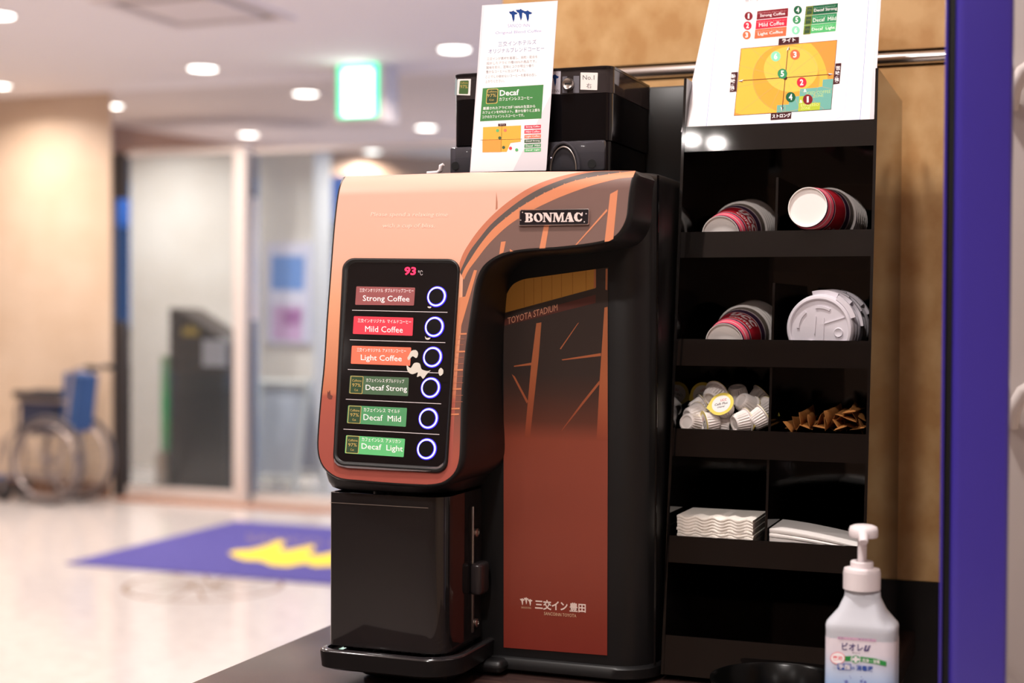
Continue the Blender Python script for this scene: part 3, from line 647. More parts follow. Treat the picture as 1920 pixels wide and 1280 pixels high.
# hotel emblem: three winged figures, then the name
TE = lambda x, y: (940+x/8.727, 1100+y/8.727)
pw = mat('emblem_white', (252, 226, 214), .4); pw2 = mat('emblem_pale', (232, 196, 160), .4)
def bird(pr, cx, cy, w, h, m, sk=0, tf=lambda x, y: (x, y)):
    P_ = [(-.5, -.38), (-.12, -.42), (0, -.5), (.12, -.42), (.5, -.30), (.36, -.18), (.16, -.16), (.14, .2), (0.02, .5), (-.1, .2), (-.2, -.14), (-.36, -.2)]
    pr.poly([tf(cx+x*w+y*h*sk, cy+y*h+x*w*.06) for x, y in P_], m)
for bx, by, bh in ((350, 240, 120), (414, 225, 120), (478, 252, 118)): bird(pr, bx, by, 82, bh, pw, 0, TE)
def tt(s, x0, y0, x1, y1, h, m, TF, off=0, shear=0):
    a, b = TF(x0, y0), TF(x1, y1); hh = TF(0, h)[1]-TF(0, 0)[1]; pr.txt(s, a[0], a[1], b[0], b[1], hh, m, off, shear)
tt('SANCO INN', 332, 345, 492, 356, 30, pw2, TE)
tt('三交イン', 558, 362, 1090, 396, 165, pw, TE, .03); tt('豊田', 1122, 400, 1388, 418, 150, pw, TE, .03)
tt('SANCOINN TOYOTA', 705, 455, 1232, 495, 52, pw2, TE)
pr.build('copper_panel', mach)
# -------- control panel on the sloped head
ctl_out = rquad((644, 484), (864, 486), (839, 888), (625, 875), 22); ctl_in = rquad((655, 492), (860, 494), (834, 876), (632, 864), 16)
bz = MB(); n = len(ctl_out)
mid = [((a[0]*.65+b[0]*.35), (a[1]*.65+b[1]*.35)) for a, b in zip(ctl_out, ctl_in)]
bz.rings([[HH(*p, -.001) for p in ctl_out], [HH(*p, .002) for p in ctl_out], [HH(*p, .0038) for p in mid], [HH(p[0]*.4+q[0]*.6, p[1]*.4+q[1]*.6, .0038) for p, q in zip(ctl_out, ctl_in)], [HH(*p, .0016) for p in ctl_in]])
cp = bz.build('panel_bezel', black, mach, smooth=60)
pr = Print(HH, base=.0014, step=.000005)
scr = mat('control_glass', (18, 13, 14), .06, spec=.4); pr.poly(ctl_in, scr)
# bright chamfer along the lower lip
lip = rquad((636, 862), (833, 872), (830, 884), (645, 872), 4)
pr.o = .0034
pr.poly([(629, 858), (633, 864), (641, 869), (660, 871), (740, 875), (800, 877), (824, 875), (833, 868), (833, 874), (824, 882), (800, 884), (740, 882), (655, 877.5), (636, 873), (629, 866)], mat('lip_silver', (170, 160, 164), .2, .8))
pr.o = .0017
T3 = lambda x, y: (620+x/2.977, 470+y/2.977)
sepm = mat('white_rule', (225, 215, 215), .4)
for a, b in (((123, 333), (655, 345)), ((110, 498), (643, 514)), ((99, 663), (632, 684)), ((88, 829), (620, 855)), ((75, 996), (610, 1026))):
    a, b = T3(*a), T3(*b); pr.line([a, b], 1.1, sepm)
lab = [((147, 200), (475, 207), (468, 307), (140, 303), (142, 78, 78)), ((133, 366), (465, 375), (460, 476), (127, 465), (214, 58, 74)), ((122, 531), (453, 541), (447, 643), (116, 631), (240, 110, 84)),
       ((112, 697), (440, 709), (435, 812), (105, 797), (70, 96, 70)), ((101, 863), (430, 878), (423, 983), (94, 962), (76, 140, 92)), ((90, 1030), (419, 1050), (411, 1152), (83, 1130), (92, 178, 112))]
JP = ['三交インオリジナル  ダブルドリップコーヒー', '三交インオリジナル  マイルドコーヒー', '三交インオリジナル  アメリカンコーヒー', 'カフェインレス ダブルドリップ', 'カフェインレス  マイルド', 'カフェインレス  アメリカン']
EN = ['Strong Coffee', 'Mild Coffee', 'Light Coffee', 'Decaf Strong', 'Decaf  Mild', 'Decaf  Light']
jpb = [(165, 232, 466, 236), (155, 401, 453, 410), (150, 564, 424, 572), (202, 733, 414, 741), (188, 898, 390, 908), (178, 1063, 396, 1076)]
enb = [(183, 291, 443, 295, 41), (196, 453, 406, 459, 33), (172, 621, 400, 628, 41), (199, 787, 430, 795, 39), (187, 945, 396, 956, 33), (176, 1115, 406, 1131, 41)]
lw = mat('label_white', (255, 246, 246), .4, emit=(255, 240, 240), es=.12); gold = mat('label_gold', (205, 175, 100), .4); dgr = mat('badge_green', (56, 78, 56), .4)
def T3r(*c): return [T3(*p) for p in c]
for k, L in enumerate(lab):
    r = 1.6
    nm = ['maroon', 'red', 'orange', 'dark_green', 'green', 'light_green'][k]
    pr.poly(rquad(*T3r(*L[:4]), r), mat('label_'+nm, L[4], .35, emit=L[4], es=.25))
    if k > 2:
        x0, y0 = L[0]; bx = [(x0+4, y0+2), (x0+75, y0+5), (x0+68, y0+103), (x0-3, y0+99)]
        if k > 2: pr.poly(rquad(*T3r(*bx), 1.8), gold)
        bx2 = [(x0+7, y0+5), (x0+72, y0+8), (x0+65, y0+100), (x0, y0+96)]; pr.poly(rquad(*T3r(*bx2), 1.5), dgr)
        tt('Caffeine', x0+12, y0+34, x0+64, y0+36, 13, gold, T3); tt('97%', x0+12, y0+62, x0+60, y0+64, 19, gold, T3); tt('Cut', x0+24, y0+86, x0+44, y0+87, 12, gold, T3)
    q = jpb[k]; tt(JP[k], *q, 22, lw, T3, .0)
    q = enb[k]; tt(EN[k], *q, lw, T3, .004)
red7 = mat('red_digits', (255, 40, 70), .4, emit=(255, 30, 70), es=2.5)
tt('93', 416, 137, 480, 139, 46, red7, T3, .03, .1); tt('℃', 492, 138, 517, 139, 27, mat('dim_white', (200, 190, 190), .4), T3)
# dried coffee splash / worn film on the panel
worn = mat('worn_film', (216, 208, 196), .6)
for pts in ([(440, 585), (455, 560), (480, 556), (492, 575), (482, 600), (460, 590), (440, 612), (432, 600)], [(428, 640), (450, 655), (470, 628), (500, 630), (512, 662), (545, 672), (562, 668), (540, 690), (520, 715), (505, 700), (485, 705), (490, 680), (460, 690), (435, 675)], [(605, 672), (618, 655), (632, 668), (628, 690), (612, 698)], [(545, 313), (565, 314), (560, 322), (548, 320)], [(530, 478), (540, 488), (560, 486), (552, 497), (535, 495)]):
    pr.poly([T3(*p) for p in spline(pts, 4, True)], worn)
dsp = pr.build('display_panel', mach)
ring_m = mat('button_ring_light', (225, 225, 255), .3, emit=(200, 205, 255), es=1.5); halo_m = mat('button_ring_blue', (40, 30, 170), .3, emit=(60, 40, 255), es=1.6); btn_m = mat('button_cap', (12, 10, 14), .15)
for x, y in ((596, 258), (583, 427), (573, 595), (562, 766), (550, 937), (540, 1107)):
    X_, Y_ = T3(x, y); c = HH(X_, Y_, .0018); nrm = (HH(X_, Y_, .003)-HH(X_, Y_, 0)).normalized()
    M = Matrix.Translation(c)@nrm.to_track_quat('Z', 'Y').to_matrix().to_4x4(); s_ = .645e-3
    bt = MB().lathe([(15.8*s_, 0), (15.8*s_, .0012), (14.8*s_, .0018), (0, .0018)], 32, M, cap0=False).build('button', btn_m, mach)
    MB().lathe([(18.2*s_, 0), (18.2*s_, .0010), (15.6*s_, .0014), (15.6*s_, 0)], 40, M, cap0=False, cap1=False).build('button_ring', ring_m, bt)
    MB().lathe([(15.6*s_, .0013), (15.1*s_, .0019), (14.4*s_, .00195)], 40, M, cap0=False, cap1=False).build('button_halo', halo_m, bt)
    MB().lathe([(19.8*s_, 0), (19.8*s_, .0006), (18.2*s_, .0008)], 40, M, cap0=False, cap1=False).build('button_halo', halo_m, bt)
# -------- name plate
NB = lambda x, y: (850+x/4.8, 310+y/4.8)
bd = rquad(NB(602, 402), NB(1232, 394), NB(1226, 540), NB(592, 550), 3.5, 4)
npl = MB(); npl.rings([[HH(*p, 0) for p in bd], [HH(*p, .0026) for p in bd], [HH(*p, .0034) for p in offset2(bd, -1.3)], [HH(*p, .0026) for p in offset2(bd, -2.0)]], cap1=True)
nb = npl.build('name_plate', chrome, mach, smooth=60)
pr = Print(HH, base=.0027, step=.00004); pr.poly(offset2(bd, -1.8), mat('plate_black', (20, 14, 20), .12)); 
lm = mat('plate_letters', (226, 206, 200), .35, .2)
def letter(x0, x1, polys):
    y1, y0 = 432, 516                                           # crop coordinates: cap line and base line
    for pg in polys:
        if isinstance(pg, tuple): o_, hs = pg
        else: o_, hs = pg, ()
        f = lambda p: NB(x0+(x1-x0)*p[0], y0+(y1-y0)*p[1]-(x0-650)*.008)
        pr.poly([f(p) for p in o_], lm, [[f(p) for p in h] for h in hs])
def ell(cx, cy, rx, ry, n=16, a0=0): return [(cx+rx*cos(2*pi*k/n), cy+ry*sin(2*pi*k/n)) for k in range(n)]
letter(650, 725, [([(0, 0), (.6, 0), (.9, .08), (1, .27), (.9, .45), (.76, .53), (.9, .63), (.94, .78), (.82, .93), (.58, 1), (0, 1), (0, .9), (.12, .88), (.12, .12), (0, .1)], ([(.45, .1), (.6, .14), (.66, .28), (.58, .44), (.45, .47)], [(.45, .57), (.56, .6), (.62, .74), (.56, .88), (.45, .9)]))])
letter(730, 812, [(ell(.5, .5, .5, .5), ([(.62, .12), (.72, .3), (.68, .62), (.5, .86), (.38, .88), (.29, .7), (.32, .38), (.48, .15)],))])
letter(812, 902, [[(0, 0), (.28, 0), (.28, .1), (.2, .12), (.2, .72), (.66, 0), (.86, 0), (.86, .88), (1, .9), (1, 1), (.68, 1), (.68, .9), (.76, .88), (.76, .4), (.4, 1), (0, 1), (0, .9), (.1, .88), (.1, .12), (0, .1)]])
letter(902, 1005, [[(0, 0), (.24, 0), (.24, .1), (.17, .12), (.2, .74), (.44, 0), (.56, 0), (.78, .72), (.78, .12), (.7, .1), (.7, 0), (1, 0), (1, .1), (.94, .12), (.92, .88), (1, .9), (1, 1), (.72, 1), (.54, .42), (.36, 1), (.02, 1), (.02, .9), (.1, .88), (.07, .12), (0, .1)]])
letter(1005, 1092, [([(0, 0), (.3, 0), (.3, .1), (.22, .12), (.28, .3), (.5, .3), (.52, .12), (.45, .1), (.45, 0), (1, 0), (1, .1), (.93, .12), (.66, 1), (.4, 1), (.1, .12), (0, .1)], ([(.32, .4), (.47, .4), (.42, .72)],))])
letter(1092, 1172, [[(.95, .3), (.8, .06), (.5, 0), (.18, .1), (0, .42), (.08, .78), (.34, 1), (.62, .96), (.82, .86), (.9, 1), (1, 1), (.96, .62), (.8, .62), (.66, .82), (.46, .86), (.36, .6), (.42, .28), (.62, .16), (.84, .34)]])
for x, y in ((630, 428), (614, 498), (1202, 440), (1186, 514)): pr.disc(*NB(x, y), 1.3, 1.3, chrome, 10)
pr.build('plate_lettering', nb)
# -------- bean hopper on top
hx0, hx1, hy0, hy1 = -.731, -.5225, 1.702, 1.868
zt_, zm_, zl_ = 1.579, P(1000, 180, Y=hy0).z, P(1000, 268, Y=hy0).z
smoke = clear_mat('smoked_clear_plastic', (120, 108, 108), .05, .22)
clearp = clear_mat('clear_grey_plastic', (150, 146, 156), .05, .18)
lidm = MB()
pl_ = lambda z, e=0: [(x, y, z) for x, y in rr_plan(hx0-e, hx1+e, hy0-e, hy1+e, .012, .012, 5)]
lidm.rings([pl_(zm_), pl_(zt_-.003)])
hop = lidm.build('hopper_lid_band', smoke, mach)
tp = MB(); tp.rings([pl_(zt_-.004, .0006), pl_(zt_-.001, .0008), pl_(zt_, -.001)], cap0=True, cap1=True); tp.build('hopper_lid', mat('dark_smoke_lid', (30, 26, 27), .15), mach)
inr = MB(); inr.rings([[(x, y, z) for x, y in rr_plan(hx0+.004, hx1-.004, hy0+.006, hy1-.003, .01, .01, 5)] for z in (TOP+.001, zm_+.001)], cap0=True, cap1=True); inr.build('hopper_body', mat('hopper_black', (12, 11, 13), .2), mach)
hb = MB(); hb.rings([[(x, y, z) for x, y in rr_plan(hx0+.001, hx1-.001, hy0, hy1, .01, .01, 5)] for z in (zl_, zm_-.0005)]); hb.build('hopper_shell', mat('hopper_smoke', (14, 12, 14), .12), mach)
bk_ = MB().box(hx0+.008, hx1-.008, hy0+.02, hy1-.006, zm_, zt_-.006, .004, 1).build('hopper_beans_cover', mat('hopper_inner_grey', (74, 66, 68), .5), mach)
# lower clear cassettes left and right with round grips
for (pa, pb, py0, cxp) in ((843, 886, 276, 862), (1020, 1134, 266, 1058)):
    A = P(pa, py0, Y=hy0-.012); B = P(pb, py0, Y=hy0-.012)
    MB().box(A.x, B.x, hy0-.012, hy0-.003, TOP+.0005, A.z, .003, 2).build('cassette_front', clearp, mach)
    MB().box(A.x+.003, B.x-.003, hy0-.003, hy0+.004, TOP+.0005, A.z-.001, .001, 1).build('cassette_back', mat('cassette_dark', (20, 18, 21), .25), mach)
A = P(1056, 322, Y=hy0-.014)
arc = [(A.x+.020*cos(a_)*1.0, hy0-.014, TOP+.002+.033*sin(a_)) for a_ in [pi*k/16 for k in range(17)]]
MB().tube(arc, .0022, 8).build('grip_arc', clearp, mach)
MB().tube([(p[0]*.0+A.x+(p[0]-A.x)*.82, p[1], TOP+.002+(p[2]-TOP-.002)*.86) for p in arc], .0012, 8).build('grip_arc', steel, mach)
for px, py in ((1110, 307), (854, 311)):
    q = P(px, py, Y=hy0-.012); MB().lathe([(.0, 0), (.0046, 0), (.0052, .0006)], 16, Matrix.Translation((q.x, hy0-.0125, q.z))@Matrix.Rotation(pi/2, 4, 'X')).build('screw_hole', mat('hole_black', (6, 6, 6), .6), mach)
# stickers and lock on the hopper band
HP = plane_hit((0, hy0, 0), (0, -1, 0))
TH = lambda x, y: (830+x/4.174, 110+y/4.174)
pr = Print(HP, base=.0003, step=.00001); stw = mat('sticker_white', (246, 236, 232), .5)
pr.poly(rquad(TH(1080, 108), TH(1215, 110), TH(1210, 246), TH(1078, 242), .8), stw); tt('No.1', 1097, 165, 1188, 166, 36, ink, TH); tt('右', 1125, 232, 1165, 232, 40, ink, TH)
mat('sticker_greyish', (205, 200, 212), .5)
pr.build('sticker', mach); pr = Print(HP, base=.0003, step=.00001)
pr.poly([TH(800, 95), TH(925, 97), TH(920, 277), TH(795, 272)], MC['sticker_greyish']); bird(pr, 880, 170, 62, 100, navy, 0, TH); tt('SANCO INN', 780, 262, 912, 264, 24, ink, TH)
pr.build('sticker', mach); pr = Print(HP, base=.0003, step=.00001)
pr.poly(rquad(TH(118, 160), TH(222, 158), TH(216, 288), TH(112, 284), .8), stw); pr.poly(rquad(TH(136, 172), TH(206, 170), TH(200, 278), TH(126, 276), 2), mat('sticker_green', (72, 104, 58), .4))
tt('97%', 138, 232, 196, 232, 26, gold, TH); tt('Caffeine', 140, 196, 198, 196, 14, gold, TH)
pr.poly([TH(100, 165), TH(118, 165), TH(112, 284), TH(94, 282)], mat('pale_bracket', (150, 165, 170), .4)); pr.build('sticker', mach); pr = Print(HP, base=.0003, step=.00001)
pr.poly([TH(938, 140), TH(975, 138), TH(975, 268), TH(938, 268)], mat('bracket_grey', (110, 108, 116), .4)); pr.poly([TH(1025, 135), TH(1070, 135), TH(1068, 268), TH(1022, 268)], MC['bracket_grey'])
pr.build('lock_bracket', mach)
q = P(*TH(988, 200), Y=hy0)
lk = MB().lathe([(.0074, 0), (.0074, .004), (.0064, .0056), (.0056, .005), (0, .005)], 28, Matrix.Translation(q)@Matrix.Rotation(pi/2, 4, 'X')).build('lock', steel, mach)
MB().box(q.x-.0035, q.x+.0035, hy0-.0058, hy0-.005, q.z-.001, q.z+.001).build('key_slot', rubber, lk, smooth=0)
# rear housing right of the hopper
rz = P(1250, 161, Y=1.872).z
MB().box(hx0+.02, mx1, 1.872, 1.99, TOP-.002, rz, .003, 2).build('rear_housing', mat('housing_black', (22, 20, 19), .3), mach)
# white hook lying on the machine
q = P(826, 322, Y=1.68)
t = thing('white_hook', 'small white bent plastic hook on top of the coffee machine, left of the leaflet', 'hook', (q.x, 1.68, TOP))
MB().tube([(q.x-.018, 1.68, TOP+.0025), (q.x-.004, 1.68, TOP+.003), (q.x, 1.68, TOP+.006), (q.x+.0005, 1.68, TOP+.011), (q.x+.004, 1.68, TOP+.013)], [.0025, .0025, .0028, .0028, .002], 10).build('hook_body', pwhite, t)
# ================================================================== LEAFLET ON THE MACHINE
LP0 = P(882, 322, Y=1.668); LPT = V((LP0.x, 1.698, P(905, 11, Y=1.698).z)); ln = (LPT-V((LP0.x, 1.668, TOP))).normalized(); lnn = V((1, 0, 0)).cross(ln)
HL = plane_hit((LP0.x, 1.668, TOP+.001), lnn)
t = thing('coffee_leaflet', 'tall narrow laminated leaflet with green band, leaning on the coffee machine hopper', 'leaflet', (-.65, 1.668, TOP))
c4 = [HL(904, 10), HL(1046, 1), HL(1024, 321.5), HL(881, 323)]
for k in (2, 3): c4[k].z = TOP+.0008
n_ = (HL(950, 100, .001)-HL(950, 100)).normalized()
MB().prism(c4, -n_*.0006).build('laminate', mat('laminate_clear_edge', (226, 218, 224), .15), t, smooth=0)
TL = lambda x, y: (880+x/3.879, y/3.879)
pr = Print(HL, base=.00015, step=.000005)
pr.poly([TL(112, 45), TL(636, 12), TL(556, 1240), TL(8, 1246)], white)
for cx, cy, w, h in ((320, 120, 62, 88), (374, 108, 70, 88), (424, 118, 66, 88)): bird(pr, cx, cy, w*1.05, h, navy, 0, TL)
lil = mat('lilac_ink', (140, 136, 190), .5); vio = mat('violet_ink', (92, 92, 150), .5); grn = mat('leaflet_green', (74, 132, 76), .5); gink = mat('grey_text_ink', (112, 104, 112), .5)
tt('SANCO INN', 280, 200, 440, 196, 24, lil, TL); tt('Original Blend Coffee', 190, 256, 524, 240, 26, lil, TL)
tt('三交インホテルズ', 210, 340, 488, 322, 36, vio, TL); tt('オリジナルブレンドコーヒー', 140, 390, 545, 368, 34, vio, TL)
for s_, a, b, y in (('三交インが素材を厳選し、焙煎・配合を', 128, 496, 440), ('設計したアラビカ種100%の逸品です。', 126, 488, 472), ('酸味を抑え、苦味とコクが際立つ香り', 124, 468, 503), ('豊かなコーヒーに仕上げました。', 122, 408, 534), ('ここでしか飲めないコーヒーを是非お召し', 118, 490, 570), ('上がりください。', 116, 256, 604)):
    tt(s_, a, y, b, y-(b-a)*.045, 21, gink, TL)
pr.poly([TL(98, 642), TL(540, 616), TL(524, 862), TL(78, 883)], grn)
for i_, m_ in ((0, gold), (5, dgr)): pr.poly(rquad(TL(128+i_, 648+i_), TL(212-i_, 644+i_), TL(205-i_, 752-i_), TL(120+i_, 757-i_), 3), m_)
tt('Caffeine', 132, 674, 200, 672, 14, gold, TL); tt('97%', 130, 708, 196, 704, 24, gold, TL); tt('Cut', 146, 734, 180, 732, 14, gold, TL)
tt('Decaf', 222, 698, 362, 692, 42, white, TL, .02); tt('カフェインレスコーヒー', 218, 734, 460, 722, 24, white, TL, .01)
for s_, a, b, y in (('厳選されたアラビカ種100%の生豆から', 100, 480, 800), ('カフェインを97%カット。豊かな香りと上質な', 96, 515, 830), ('コクのカフェインレスコーヒーです。', 94, 400, 862)): tt(s_, a, y, b, y-(b-a)*.045, 22, white, TL, .01)
ch_y = mat('chart_yellow', (242, 176, 76), .5); ch_o = mat('chart_orange', (240, 160, 80), .5)
pr.poly([TL(100, 925), TL(377, 912), TL(374, 1030), TL(300, 1040), TL(272, 1104), TL(96, 1108)], ch_y); pr.poly([TL(96, 1018), TL(232, 1014), TL(226, 1106), TL(96, 1108)], ch_o)
dkb = mat('dark_brown_ink', (70, 32, 36), .5)
pr.line([TL(238, 905), TL(230, 1105)], .6, dkb); pr.line([TL(82, 1018), TL(386, 1012)], .6, dkb); pr.poly([TL(210, 900), TL(268, 898), TL(268, 916), TL(210, 918)], dkb)
tt('ライト', 220, 914, 258, 913, 11, white, TL)
for k, (cc, y) in enumerate((((205, 60, 80), 925), ((225, 60, 80), 960), ((240, 120, 90), 995), ((60, 90, 60), 1028), ((76, 140, 92), 1062), ((92, 178, 112), 1094))):
    pr.poly([TL(402, y-13), TL(522, y-18), TL(520, y+8), TL(400, y+12)], mat('mini_label_%s' % ['wine', 'red', 'orange', 'moss', 'green', 'mint'][k], cc, .5)); tt(EN[k], 412, y+7, 512, y+3, 15, white, TL, .01)
for x, y, cc in ((222, 1003, 'moss'), (250, 1072, 'moss'), (206, 950, 'mint'), (262, 948, 'orange'), (300, 1078, 'red'), (345, 1090, 'mint')): pr.disc(*TL(x, y), 3.0, 3.0, MC['mini_label_'+cc], 14)
pr.build('leaflet_print', t)
# ================================================================== CUP RACK
Lx, Rx = -.4655, -.2235
def zf(py, Yv=1.79, px=1280): return P(px, py, Y=Yv).z
zA, zB = 1.515, .884; yA, yB = 1.822, 1.742
RKn = V((1, 0, 0)).cross(V((0, yA-yB, zA-zB))).normalized()
HR = plane_hit((Lx, yA, zA), RKn)
def yfr(z): return yA+(z-zA)*(yA-yB)/(zA-zB)
RB = 2.095
rack = thing('cup_rack', 'tall black acrylic rack of open compartments standing right of the coffee machine', 'rack', ((Lx+Rx)/2, 1.93, CT))
zT = HR(1644, 128).z; zbot = CT+.008
for x, nm in ((Lx, 'side_panel'), (Rx-.0035, 'side_panel')):
    MB().prism([(x, yfr(zbot)-.001, zbot), (x, yfr(zT)-.001, zT), (x, RB, zT-.004), (x, RB, zbot)], (.0035, 0, 0)).build(nm, acryl, rack, smooth=0)
MB().box(Lx+.0035, Rx-.0035, RB-.004, RB, zbot, 1.50).build('back_panel', acryl, rack, smooth=0)
lips = [(238, 285), (435, 483), (635, 685), (803, 855), (1003, 1055), (1190, 1236)]
shelf_z = []
for k, (a, b) in enumerate(lips):
    z1, z0 = HR(1281 if k < 4 else 1250, a).z, HR(1279, b).z
    if k == 5: z0 = zbot
    y1, y0 = yfr(z1), yfr(z0)
    MB().prism([(Lx+.0036, y1, z1), (Lx+.0036, y0, z0), (Lx+.0036, y0+.0035, z0), (Lx+.0036, y1+.0035, z1)], (Rx-Lx-.0072, 0, 0)).build('shelf_lip', acryl, rack, smooth=0)
    MB().box(Lx+.0036, Rx-.0036, y0+.0036, RB-.004, z0, z0+.0035).build('shelf', acryl, rack, smooth=0); shelf_z.append(z0+.0035)
mid_x = HR(1452, 400).x
for k, (pa, dz) in enumerate(((1, 332), (2, 530), (3, 692), (4, 860))):
    zs = shelf_z[pa]; zt2 = HR(1452, dz).z
    if pa > 2: zt2 = shelf_z[pa-1]-.0036
    yf = yfr(zt2)+.004
    mb = MB(); mb.prism([(mid_x, yfr(zs)+.006, zs), (mid_x, yf, zt2), (mid_x, RB-.06 if pa < 3 else RB-.005, zt2), (mid_x, RB-.005, zs)], (.003, 0, 0)); mb.build('divider', acryl, rack, smooth=0)
for x in (Lx+.012, Rx-.012):
    for y in (1.77, 2.07): MB().lathe([(.006, 0), (.006, .008)], 12, Matrix.Translation((x, y, CT))).build('foot', rubber, rack)
# ---------------------------------------------------------------- paper cups (axis +Z = from base to rim)
cw = mat('cup_paper_white', (248, 240, 236), .5); cpk = mat('cup_pink', (226, 92, 112), .45); cred = mat('cup_red', (158, 24, 38), .45); cnv = mat('cup_navy', (62, 34, 62), .45); cgr = mat('cup_taupe', (120, 106, 96), .5); csil = mat('cup_silver_line', (214, 196, 196), .4)
CR0, CR1, CH = .0245, .0355, .084
def cr(z): return CR0+(CR1-CR0)*z/CH
def cup_mesh():
    mb = MB()
    bands = [(0, .0035, cnv), (.0035, .010, cpk), (.010, .0118, csil), (.0118, .020, cpk), (.020, .0235, cnv), (.0235, .0245, csil), (.0245, .054, cred), (.054, .0555, csil), (.0555, .066, cnv), (.066, .069, csil), (.069, .0795, cgr)]
    for a, b, m_ in bands: mb.lathe([(cr(a), a), (cr(b), b)], 40, None, m_, False, False)
    mb.lathe([(cr(.0795), .0795), (cr(CH)+.0003, .0808), (cr(CH)+.0018, .0822), (cr(CH)+.0018, .0838), (cr(CH), .085), (cr(CH)-.001, .084), (cr(.004)-.0006, .006), (0, .006)], 40, None, cw, False, False)
    mb.lathe([(cr(0), 0), (cr(0)-.0008, 0), (cr(0)-.0012, .0035), (0, .0035)][::-1], 40, None, cw, False, False)
    return mb
def cup_text():
    mb = MB()
    for s_, za, zb2, half, shx in (('ucc', .0380, .0505, .62, .25), ('COFFEE', .0285, .0345, .58, 0)):
        ps, fs = glyphs(s_, .03 if s_ == 'ucc' else .015, shx); vs = []
        for a, b in ps:
            z = za+(zb2-za)*b; th = (-half+2*half*a); r = cr(z)+.0004; vs.append((r*cos(th), r*sin(th), z))
        mb.add(vs, fs, csil)
    return mb
def cup_proto():
    t = thing('paper_cup', 'x', 'cup', (0, 0, 0))
    cup_mesh().build('cup_body', None, t, smooth=30); cup_text().build('cup_lettering', None, t, smooth=0)
    return t
cup0 = cup_proto(); used = [False]
def aim(d, roll=0):
    """matrix whose +Z points along d"""
    q = V(d).normalized().to_track_quat('Z', 'Y').to_matrix().to_4x4()
    return q@Matrix.Rotation(roll, 4, 'Z')
def stack(base, d, n, where, roll, pitch=.0085):
    for k in range(n):
        lb = ('front red and pink paper cup, ' if k == 0 else ['second', 'third', 'fourth', 'fifth', 'sixth', 'seventh', 'eighth'][k-1]+' paper cup behind the front one, ')+where
        M = Matrix.Translation(V(base)+V(d).normalized()*pitch*k)@aim(d, roll)
        if not used[0]: o = cup0; o['label'] = lb; used[0] = True
        else: o = copy_tree(cup0, lb)
        o['group'] = 'paper cups in the rack'; o.matrix_world = M; o.location = M.to_translation(); o.rotation_mode = 'QUATERNION'; o.rotation_quaternion = M.to_quaternion()
def axis(yawd, pitd): a, b = radians(yawd), radians(pitd); return V((sin(a)*cos(b), cos(a)*cos(b), sin(b)))
tilt = math.degrees(math.atan((CR1-CR0)/CH))
b1 = P(1350, 436, Y=yfr(1.40)+.012); b1.z = shelf_z[1]+CR0+.0005; b1.x = P(1351, 436, Y=b1.y).x
stack(b1, axis(5, tilt), 7, 'upper left compartment', radians(148))
b3 = P(1358, 640, Y=yfr(1.27)+.012); b3.z = shelf_z[2]+CR0+.0005
stack(b3, axis(5, tilt), 7, 'second compartment on the left', radians(118))
b2 = P(1514, 388, Y=yfr(1.40)-.010)
zlip = HR(1500, 432).z; b2.z = max(b2.z, zlip+CR0+.0015)
stack(b2, axis(8, -5), 7, 'upper right compartment, resting on the lip', radians(-100))
# ---------------------------------------------------------------- white lids
def lid_proto():
    t = thing('cup_lid', 'x', 'lid', (0, 0, 0), 'white cup lids in the rack'); R_ = .0415
    lm_ = mat('lid_plastic', (224, 218, 226), .35)
    mb = MB().lathe([(R_-.004, .0075), (R_+.001, .009), (R_+.0012, .0075), (R_, .002), (R_-.0015, .0), (R_-.004, -.0006), (R_-.0055, .0004), (R_-.006, .0022), (0, .0022)], 56, None, None, False, False); mb.build('lid_disc', lm_, t, smooth=35)
    # raised drinking spout wedge, tear lines, vent and arcs
    d = MB()
    d.lathe([(.0045, .0022), (.004, -.0006), (.0025, -.001), (0, -.0002)], 20, Matrix.Translation((-.010, -.018, 0)))
    d.lathe([(.0060, .0022), (.0052, .0008), (.004, .0014), (0, .0018)], 20, Matrix.Translation((.024, -.004, 0)))
    for a0, a1 in ((2.25, 3.1), (1.05, 1.75)):
        for (ra, rb_) in ((.0255, .0285),):
            L = [[(ra*cos(a_), ra*sin(a_), .0023), (ra*cos(a_), ra*sin(a_), .0008), (rb_*cos(a_), rb_*sin(a_), .0008), (rb_*cos(a_), rb_*sin(a_), .0023)] for a_ in [a0+(a1-a0)*k/12 for k in range(13)]]
            d.rings(L, True, True, True)
    for (xa, ya, xb, yb_) in ((.006, .014, .004, -.034), (-.004, .016, -.006, -.006), (.004, .006, .033, .015), (.004, -.016, .035, -.014)):
        p0, p1 = V((xa, ya, .0012)), V((xb, yb_, .0012)); nn = (p1-p0).cross(V((0, 0, 1))).normalized()*.0005
        d.add([p0-nn, p0+nn, p1+nn, p1-nn, p0-nn+V((0, 0, .001)), p0+nn+V((0, 0, .001)), p1+nn+V((0, 0, .001)), p1-nn+V((0, 0, .001))], [(0, 1, 2, 3), (0, 1, 5, 4), (1, 2, 6, 5), (2, 3, 7, 6), (3, 0, 4, 7)])
    rel = Matrix.Rotation(-2.05, 4, 'Z')@Matrix.Diagonal((-1, 1, 1, 1)); d.v = [rel@v for v in d.v]; d._fix = True; d.build('lid_relief', lm_, t, smooth=35)
    tb = MB(); r0_, r1_ = R_+.0002, R_+.0062
    L = [[(r0_*cos(a_), r0_*sin(a_), .008), (r1_*cos(a_), r1_*sin(a_), .0055), (r1_*cos(a_), r1_*sin(a_), .0015), (r0_*cos(a_), r0_*sin(a_), .0008)] for a_ in [.05+.72*k/10 for k in range(11)]]
    tb.rings(L, True, True, True); tb.build('lid_tab', lm_, t, smooth=35)
    return t
lid0 = lid_proto(); ld = axis(9, 2)
lb_ = P(1537, 620, Y=yfr(1.29)+.016); lb_.z = shelf_z[2]+.0430
